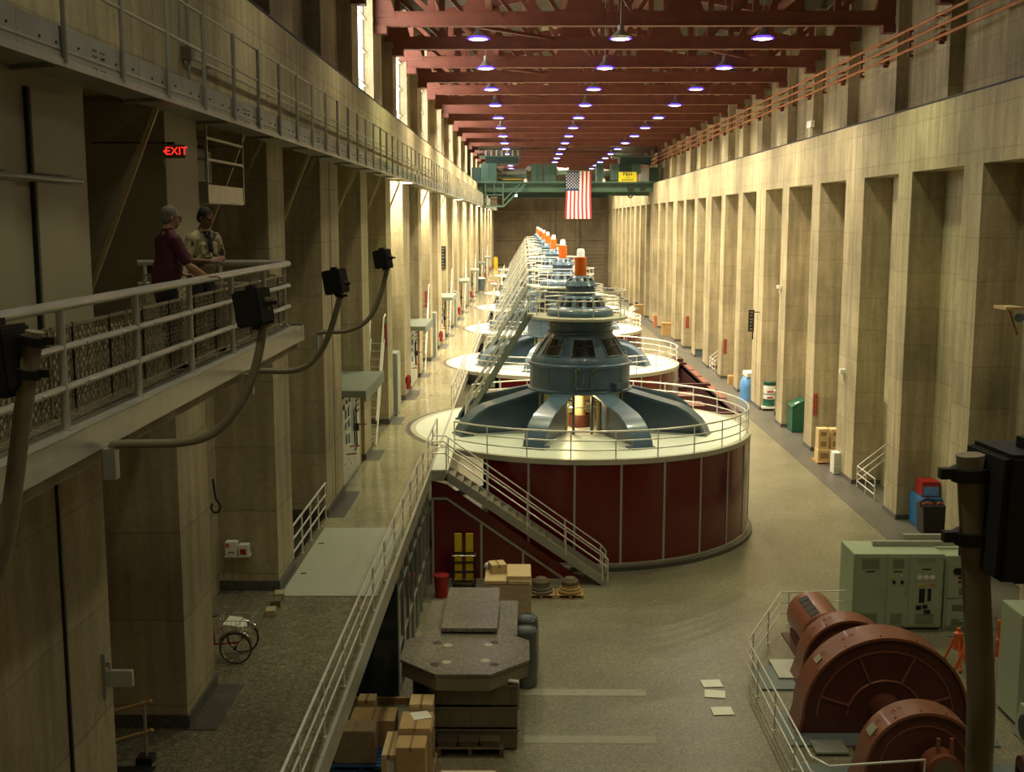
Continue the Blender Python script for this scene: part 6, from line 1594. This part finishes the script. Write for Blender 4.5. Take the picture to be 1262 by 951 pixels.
# tricycle
def tricycle():
    p = P(291, 818, WZ)
    t = thing('tricycle', 'cargo tricycle with wire basket parked behind the lower left pier', 'tricycle', (p.x, p.y, WZ))
    R = .33
    def wheel(c, nm='wheel'):
        m = MB(); m.lathe([(R - .02 + .02 * math.cos(a), .02 * math.sin(a)) for a in [j * PI / 3 for j in range(7)]], c, 32, axis='Y'); w = m.build(nm, 'rubber', t)
        m = MB(); m.lathe([(R - .045, -.012), (R - .03, -.012), (R - .03, .012), (R - .045, .012), (R - .045, -.012)], c, 32, axis='Y'); m.build('rim', 'chrome', w)
        m = MB()
        for k in range(14):
            a = 2 * PI * k / 14; m.tube([c, (c[0] + (R - .04) * math.cos(a), c[1], c[2] + (R - .04) * math.sin(a))], .003, 4)
        m.build('spokes', 'chrome', w)
        m = MB(); m.lathe([(0, -.05), (.035, -.05), (.035, .05), (0, .05)], c, 12, axis='Y'); m.build('hub', 'black', w)
    x, y, z = p.x, p.y, WZ + R
    wheel((x, y, z)); wheel((x, y + .62, z)); wheel((x - 1.25, y + .31, z), 'front_wheel')
    m = MB(); m.tube([(x, y - .03, z), (x, y + .65, z)], .015, 8); m.tube([(x, y + .31, z), (x - .5, y + .31, z - .03), (x - .95, y + .31, z + .35), (x - 1.15, y + .31, z + .5)], .022, 8); m.tube([(x - 1.15, y + .31, z + .6), (x - 1.05, y + .31, z + .3), (x - 1.25, y + .31, z)], .02, 8); m.tube([(x - .5, y + .31, z), (x - .55, y + .31, z + .55)], .02, 8); m.build('frame', 'red', t)
    m = MB(); m.tube([(x - 1.12, y + .05, z + .75), (x - 1.12, y + .31, z + .68), (x - 1.12, y + .57, z + .75)], .014, 8); m.build('handlebar', 'chrome', t)
    m = MB(); m.sphere((x - .56, y + .31, z + .58), .12, 12, 8, (1.2, .9, .4)); m.build('saddle', 'black', t)
    for yy in (y, y + .62):
        m = MB(); m.tube([(x + (R + .03) * math.cos(a), yy, z + (R + .03) * math.sin(a)) for a in [math.radians(d_) for d_ in range(20, 165, 15)]], .022, 6); m.build('mudguard', 'chrome', t)
    # basket
    bx0, bx1, by0, by1, bz0, bz1 = x - .35, x + .28, y + .04, y + .58, z + .28, z + .55
    m = MB()
    for zz in (bz0, (bz0 + bz1) / 2, bz1): m.tube([(bx0, by0, zz), (bx1, by0, zz), (bx1, by1, zz), (bx0, by1, zz)], .008, 6, closed=True)
    for i in range(8):
        xx = bx0 + (bx1 - bx0) * i / 7
        for yy in (by0, by1): m.tube([(xx, yy, bz0), (xx, yy, bz1)], .005, 4)
        m.tube([(xx, by0, bz0), (xx, by1, bz0)], .005, 4)
    for i in range(6):
        yy = by0 + (by1 - by0) * i / 5
        for xx in (bx0, bx1): m.tube([(xx, yy, bz0), (xx, yy, bz1)], .005, 4)
        m.tube([(bx0, yy, bz0), (bx1, yy, bz0)], .005, 4)
    m.build('wire_basket', 'chrome', t)
    m = MB(); m.obox((x - .05, y + .3, bz0 + .08), (.42, .36, .10), .3, .1); m.obox((x - .1, y + .25, bz0 + .18), (.3, .3, .05), -.3, .3)
    tag(m.build('cloth_bundle', 'paper', None, org=(x - .05, y + .3, bz0)), 'pale cloth bundle in the basket of the tricycle', 'bundle')
tricycle()
# ================================================================ THE TWO MEN
def bake(m, name, mat, parent, voxel=.012, smooth=2, mats=None):
    me = bpy.data.meshes.new(name + '_raw'); me.from_pydata(m.v, [], m.f)
    bm = bmesh.new(); bm.from_mesh(me); bmesh.ops.recalc_face_normals(bm, faces=bm.faces); bm.to_mesh(me); bm.free()
    o = bpy.data.objects.new('tmp', me); C.objects.link(o)
    r = o.modifiers.new('r', 'REMESH'); r.mode = 'VOXEL'; r.voxel_size = voxel
    s = o.modifiers.new('s', 'SMOOTH'); s.factor = .5; s.iterations = smooth
    bpy.context.view_layer.update()
    me2 = bpy.data.meshes.new_from_object(o.evaluated_get(bpy.context.evaluated_depsgraph_get()))
    bpy.data.objects.remove(o); me2.materials.clear(); me2.materials.append(M[mat]); me2.shade_smooth()
    root = Vector((0, 0, 0)); p = parent
    while p is not None: root = root + p.location; p = p.parent
    me2.transform(Matrix.Translation(-root)); me2.name = name
    ob = bpy.data.objects.new(name, me2); C.objects.link(ob); ob.parent = parent
    return ob
def cap(m, a, b, ra, rb, fdir=None, flat=1.0, n=14):
    a = Vector(a); b = Vector(b); d = b - a; L = d.length
    if L < 1e-6: d = Vector((0, 0, 1)); L = 1e-6
    t = d.normalized(); u = Vector((1, 0, 0)) if abs(t.x) < .9 else Vector((0, 1, 0)); u = (u - t * u.dot(t)).normalized(); v = t.cross(u)
    rows = []
    for k in range(5): an = -PI / 2 + k * PI / 8; rows.append((a + t * (math.sin(an) * ra), max(.0004, math.cos(an) * ra)))
    rows.append((a, ra)); rows.append((b, rb))
    for k in range(1, 5): an = k * PI / 8; rows.append((b + t * (math.sin(an) * rb), max(.0004, math.cos(an) * rb)))
    vs = []
    for c, r in rows:
        for j in range(n):
            o = (u * math.cos(2 * PI * j / n) + v * math.sin(2 * PI * j / n)) * r
            if fdir is not None: o = o - fdir * o.dot(fdir) * (1 - flat)
            vs.append(c + o)
    fs = [(i * n + j, i * n + (j + 1) % n, (i + 1) * n + (j + 1) % n, (i + 1) * n + j) for i in range(len(rows) - 1) for j in range(n)]
    fs += [tuple(range(n - 1, -1, -1)), tuple((len(rows) - 1) * n + j for j in range(n))]
    m.add(vs, fs)
def ell(m, c, rad, R, n=16, k=10):
    o = len(m.v); m.sphere((0, 0, 0), 1, n, k)
    for i in range(o, len(m.v)):
        v = m.v[i]; m.v[i] = tuple(Vector(c) + R @ Vector((v[0] * rad[0], v[1] * rad[1], v[2] * rad[2])))
def hand(m, wrist, fwd_, nrm, side, curl=.5, s=1.0):
    """wrist -> fingers along fwd_; nrm = back of the hand; side = direction of the thumb"""
    f = fwd_.normalized(); nn = (nrm - f * nrm.dot(f)).normalized(); sd = (side - f * side.dot(f) - nn * side.dot(nn)).normalized()
    pc = wrist + f * .05 * s
    for k in (-1.2, -.4, .4, 1.2): cap(m, wrist + sd * (.012 * k), pc + f * .045 * s + sd * (.0185 * k), .015, .0135)
    L = [.062, .072, .068, .052]
    for i in range(4):
        k = 1.35 - .9 * i; b0 = pc + f * .048 * s + sd * (.0195 * k); a1 = curl * .6; a2 = curl * 1.3
        d1 = f * math.cos(a1) - nn * math.sin(a1) + sd * .05 * k; d2 = f * math.cos(a2) - nn * math.sin(a2)
        p1 = b0 + d1 * L[i] * .52 * s; p2 = p1 + d2 * L[i] * .5 * s
        cap(m, b0, p1, .0092, .0085, n=8); cap(m, p1, p2, .0085, .0072, n=8)
    b0 = wrist + f * .025 * s + sd * .022; d1 = (f * .7 + sd * .7 - nn * .15).normalized(); p1 = b0 + d1 * .038; p2 = p1 + (f * .9 + sd * .2 - nn * .35).normalized() * .03
    cap(m, b0, p1, .0125, .010, n=8); cap(m, p1, p2, .010, .0085, n=8)

def man(label, root, yaw, head_yaw, head_pitch, lean, arms, skin, hair, shirt, trousers, belly, feet, hips, headpos, balding=False, tucked=True):
    X0 = Vector(root); t = thing('person', label, 'person', X0)
    Rb = Matrix.Rotation(yaw, 3, 'Z')        # local x = right, y = forward
    Lc = lambda x, y, z: X0 + Rb @ Vector((x, y, z))
    f = Rb @ Vector((0, 1, 0)); r = Rb @ Vector((1, 0, 0)); upz = Vector((0, 0, 1))
    ch = Lc(headpos[0] * .55, headpos[1] * .6, 1.28); sh_z = 1.42
    hipc = Lc(*hips, .94); sh = Lc(headpos[0] * .8, headpos[1] * .75, sh_z); neck = Lc(headpos[0] * .85, headpos[1] * .85, 1.50); head = Lc(headpos[0], headpos[1] + .03, 1.635)
    Rh = Matrix.Rotation(head_yaw, 3, 'Z') @ Matrix.Rotation(head_pitch, 3, 'X')
    Hp = lambda x, y, z: head + Rh @ Vector((x, y, z))
    # skin body (head, neck, trunk core, arms, hands, legs core)
    b = MB()
    cap(b, hipc, ch, .10, .12, f, .8); cap(b, sh + upz * .0, neck + upz * .03, .07, .058); cap(b, neck, head - upz * .05, .056, .055)
    ell(b, Hp(0, -.008, .03), (.076, .096, .100), Rh); ell(b, Hp(0, .022, -.045), (.056, .066, .062), Rh); ell(b, Hp(0, .045, -.082), (.034, .040, .026), Rh)
    cap(b, Hp(0, .088, .018), Hp(0, .108, -.022), .010, .015, n=8); ell(b, Hp(0, .074, .034), (.055, .018, .012), Rh)
    cap(b, Hp(-.018, .088, -.052), Hp(.018, .088, -.052), .0075, .0075, n=8); cap(b, Hp(-.016, .086, -.064), Hp(.016, .086, -.064), .008, .008, n=8)
    for s in (-1, 1): ell(b, Hp(s * .078, -.005, .0), (.010, .018, .030), Rh); cap(b, Hp(s * .036, .068, -.01), Hp(s * .04, .05, -.03), .022, .02)
    hands = []
    for s, (sho, elb, wri, hf, hn, hs, cu) in zip((-1, 1), arms):
        S = sh + r * (s * .185) ; S = S - upz * .02
        E = Lc(*elb); Wp = Lc(*wri)
        cap(b, S, E, .046, .037); cap(b, E, E + (Wp - E) * .35, .038, .041); cap(b, E + (Wp - E) * .3, Wp, .040, .026)
        hand(b, Wp, Rb @ Vector(hf), Rb @ Vector(hn), Rb @ Vector(hs), cu)
        hands.append((S, E, Wp))
    knees = []
    for s in (-1, 1):
        h = hipc + r * (s * .095) - upz * .02; A = Lc(feet[(s + 1) // 2][0], feet[(s + 1) // 2][1], .09); K = (h + A) / 2 + f * .03
        cap(b, h, K, .075, .05); cap(b, K, A, .05, .035); knees.append((h, K, A))
    bake(b, 'body', skin, t, .0065, 2)
    # shirt
    m = MB()
    cap(m, hipc + upz * .0, hipc + (ch - hipc) * .45 + f * (.02 + belly * .4), .150 + belly * .5, .155 + belly, f, .78)
    cap(m, hipc + (ch - hipc) * .4 + f * belly * .35, ch, .155 + belly, .165, f, .72)
    cap(m, ch, sh - upz * .05, .165, .13, f, .72)
    cap(m, sh - r * .165 - upz * .03, sh + r * .165 - upz * .03, .068, .068); cap(m, sh - r * .13, neck - r * .02, .06, .05); cap(m, sh + r * .13, neck + r * .02, .06, .05)
    if not tucked: cap(m, hipc - upz * .06, hipc + upz * .1, .158, .162, f, .80)
    for S, E, Wp in hands:
        cap(m, S, S + (E - S) * .80, .070, .062)
    bake(m, 'shirt', shirt, t, .011, 3)
    m = MB(); col = [neck + upz * .012 + (r * math.cos(a) * .066 + f * (math.sin(a) * .066 + .006)) - upz * (.02 * (math.sin(a) > .3)) for a in [i * PI / 8 for i in range(16)]]
    m.tube(col, .013, 6, closed=True); m.build('collar', shirt, t)
    # trousers
    m = MB()
    cap(m, hipc - upz * .04, hipc + upz * .07, .155, .150, f, .80)
    for h, K, A in knees: cap(m, h, K, .098, .076); cap(m, K, A - upz * .0, .076, .062)
    bake(m, 'trousers', trousers, t, .012, 3)
    m = MB() if tucked else None
    if tucked: m.tube([hipc + upz * .085 + r * math.cos(a) * .158 + f * math.sin(a) * .128 for a in [i * PI / 10 for i in range(20)]], .016, 6, closed=True); m.build('belt', 'black', t)
    for (h, K, A) in knees:
        m = MB(); q = Vector((A.x, A.y, X0.z)); cap(m, q - f * .05 + upz * .045, q + f * .10 + upz * .036, .046, .044, upz, .9); cap(m, q + f * .08 + upz * .034, q + f * .155 + upz * .032, .042, .036, upz, .75); cap(m, q - f * .02 + upz * .06, q - f * .02 + upz * .11, .045, .048)
        for i in range(len(m.v)):
            if m.v[i][2] < X0.z + .002: m.v[i] = (m.v[i][0], m.v[i][1], X0.z + .002)
        bake(m, 'shoe', 'black_gloss', t, .009, 1)
    # hair: shell over the skull
    m = MB(); ell(m, Hp(0, -.020, .044), (.083, .099, .100), Rh); 
    ell(m, Hp(0, -.045, -.005), (.078, .068, .075), Rh)
    for s in (-1, 1): cap(m, Hp(s * .074, .018, .035), Hp(s * .077, .012, .0), .010, .008)
    hb = bake(m, 'hair', hair, t, .0075, 2)
    # trim hair away from the face
    inv = Rh.inverted(); bm = bmesh.new(); bm.from_mesh(hb.data); rem = []
    for v in bm.verts:
        l = inv @ (v.co + X0 - head)
        if (l.y > .045 and l.z < .080) or l.z < -.075: rem.append(v)
    bmesh.ops.delete(bm, geom=rem, context='VERTS'); bm.to_mesh(hb.data); bm.free()
    for s in (-1, 1):
        m = MB(); ell(m, Hp(s * .031, .079, .012), (.012, .008, .007), Rh, 10, 6); m.build('eye', 'black_gloss', t)
        m = MB(); cap(m, Hp(s * .018, .088, .032), Hp(s * .045, .080, .034), .004, .003, n=6); m.build('eyebrow', hair, t)
    return t, Hp, sh, neck, f, r, ch, hands
yaw1 = math.radians(-48)     # forward turned from +Y towards +X
X1 = (-3.93, 12.72, BZ + .002)
t1, Hp, sh, neck, f, r, ch, hands = man('man in a maroon short sleeved shirt leaning on the balcony rail, seen from behind', X1, yaw1, yaw1 - .25, -.10, 0,
    [(None, (-.26, .08, 1.14), (-.16, .26, 1.02), (.4, .8, -.1), (0, .1, 1), (1, 0, 0), .5),
     (None, (.27, .14, 1.13), (.24, .37, 1.00), (.15, 1, .02), (0, 0, 1), (-1, 0, 0), .55)],
    'skin_light', 'hair_grey', 'shirt_maroon', 'trousers_dark', .035, ((-.13, .10), (.13, .02)), (0, -.02), (.0, .06), tucked=False)
m = MB()
for s in (-1, 1):
    m.tube([Hp(s * .036 + .024 * math.cos(a), .102, .010 + .019 * math.sin(a)) for a in [i * PI / 6 for i in range(12)]], .0028, 6, closed=True)
    m.tube([Hp(s * .060, .100, .014), Hp(s * .082, .05, .016), Hp(s * .084, -.01, .012)], .0028, 6)
m.tube([Hp(-.013, .104, .012), Hp(.013, .104, .012)], .0028, 6)
m.build('glasses', 'black', t1)
yaw2 = math.radians(-125)
X2 = (-3.98, 14.35, BZ + .002)
t2, Hp, sh, neck, f, r, ch, hands = man('man in a patterned khaki shirt with dark neck cloth, looking down at his hands', X2, yaw2, yaw2 + .25, -.38, 0,
    [(None, (-.27, .06, 1.14), (-.10, .27, 1.14), (.9, .5, .1), (-.3, .8, .5), (0, 0, 1), .7),
     (None, (.27, .06, 1.13), (.11, .29, 1.12), (-.9, .5, .1), (.3, .8, .5), (0, 0, 1), .7)],
    'skin_dark', 'hair_black', 'shirt_print', 'trousers_olive', .030, ((-.12, .06), (.13, .06)), (0, -.03), (.0, .07))
m = MB()
q = neck + f * .055
m.tube([neck + r * .065 - f * .02, q + r * .04 - Vector((0, 0, .03)), q + f * .05 - Vector((0, 0, .10)), q - r * .04 - Vector((0, 0, .03)), neck - r * .065 - f * .02], .014, 8)
cap(m, q + f * .055 - Vector((0, 0, .10)), q + f * .075 - Vector((0, 0, .24)), .026, .034, f, .5)
m.build('neck_cloth', 'trousers_dark', t2, smooth=True)
for s in (-1, 1):
    m = MB(); cap(m, ch + r * (s * .085) + f * .115 + Vector((0, 0, .03)), ch + r * (s * .085) + f * .118 - Vector((0, 0, .05)), .045, .045, f, .25); m.build('chest_pocket', 'shirt_print', t2, smooth=True)
# ================================================================ LIGHT AND CAMERA
def area(name, loc, size, power, col, rot=(0, 0, 0), shape='DISK', spread=PI, sy=None):
    l = bpy.data.lights.new(name, 'AREA'); l.shape = shape; l.size = size; l.energy = power; l.color = col; l.spread = spread
    if sy: l.size_y = sy
    o = bpy.data.objects.new(name, l); C.objects.link(o); o.location = loc; o.rotation_euler = rot
    return o
for (x, y, i) in LAMPS:
    c = (1, .87, .60); e = 1850 if i > 1 else (1350 if i == 1 else 850)
    if i == -1: c = (.97, .98, .52); e = 430
    if i < -1: e = {-2: 170, -3: 120, -4: 120, -5: 120}[i]; c = (1, .92, .58)
    area('lamp_light', (x, y, LAMPZ - .08), .92, e, c, spread=math.radians((148 if x > 10 else 140) if i > 2 else (135 if x > 10 and i > 0 else 122)))
for i in range(8):
    l = bpy.data.lights.new('pit_lamp', 'POINT'); l.energy = 130; l.color = (1, .75, .38); l.shadow_soft_size = .08
    o = bpy.data.objects.new('pit_lamp', l); C.objects.link(o); o.location = (GXC - .55, GY0 + GS * i - 1.0, 5.5)
# fixtures under the gallery in every other bay
for k in range(-1, 21, 2):
    y0, y1 = CK(k) + HW(k) + .4, CK(k + 1) - HW(k + 1) - 1.2
    y = (y0 + y1) / 2
    area('bay_light', (XL - .75, y1 - .9, NT - .35), .5, 420, (1, .88, .6), (math.radians(48), 0, 0), 'RECTANGLE', sy=.5)
w = bpy.data.worlds.new('world'); bpy.context.scene.world = w; w.use_nodes = True
w.node_tree.nodes['Background'].inputs[0].default_value = (.5, .45, .3, 1); w.node_tree.nodes['Background'].inputs[1].default_value = .05
cd = bpy.data.cameras.new('camera'); cam = bpy.data.objects.new('camera', cd); C.objects.link(cam)
cam.location = CAM; cam.rotation_euler = (PI / 2 - PITCH, 0, YAW)
cd.sensor_fit = 'HORIZONTAL'; cd.sensor_width = 36; cd.lens = F / W * 36; cd.clip_start = .1; cd.clip_end = 600
sc = bpy.context.scene; sc.camera = cam
sc.view_settings.view_transform = 'Standard'; sc.view_settings.look = 'None'; sc.view_settings.gamma = 1
sc.view_settings.use_curve_mapping = False; sc.view_settings.exposure = 0.0
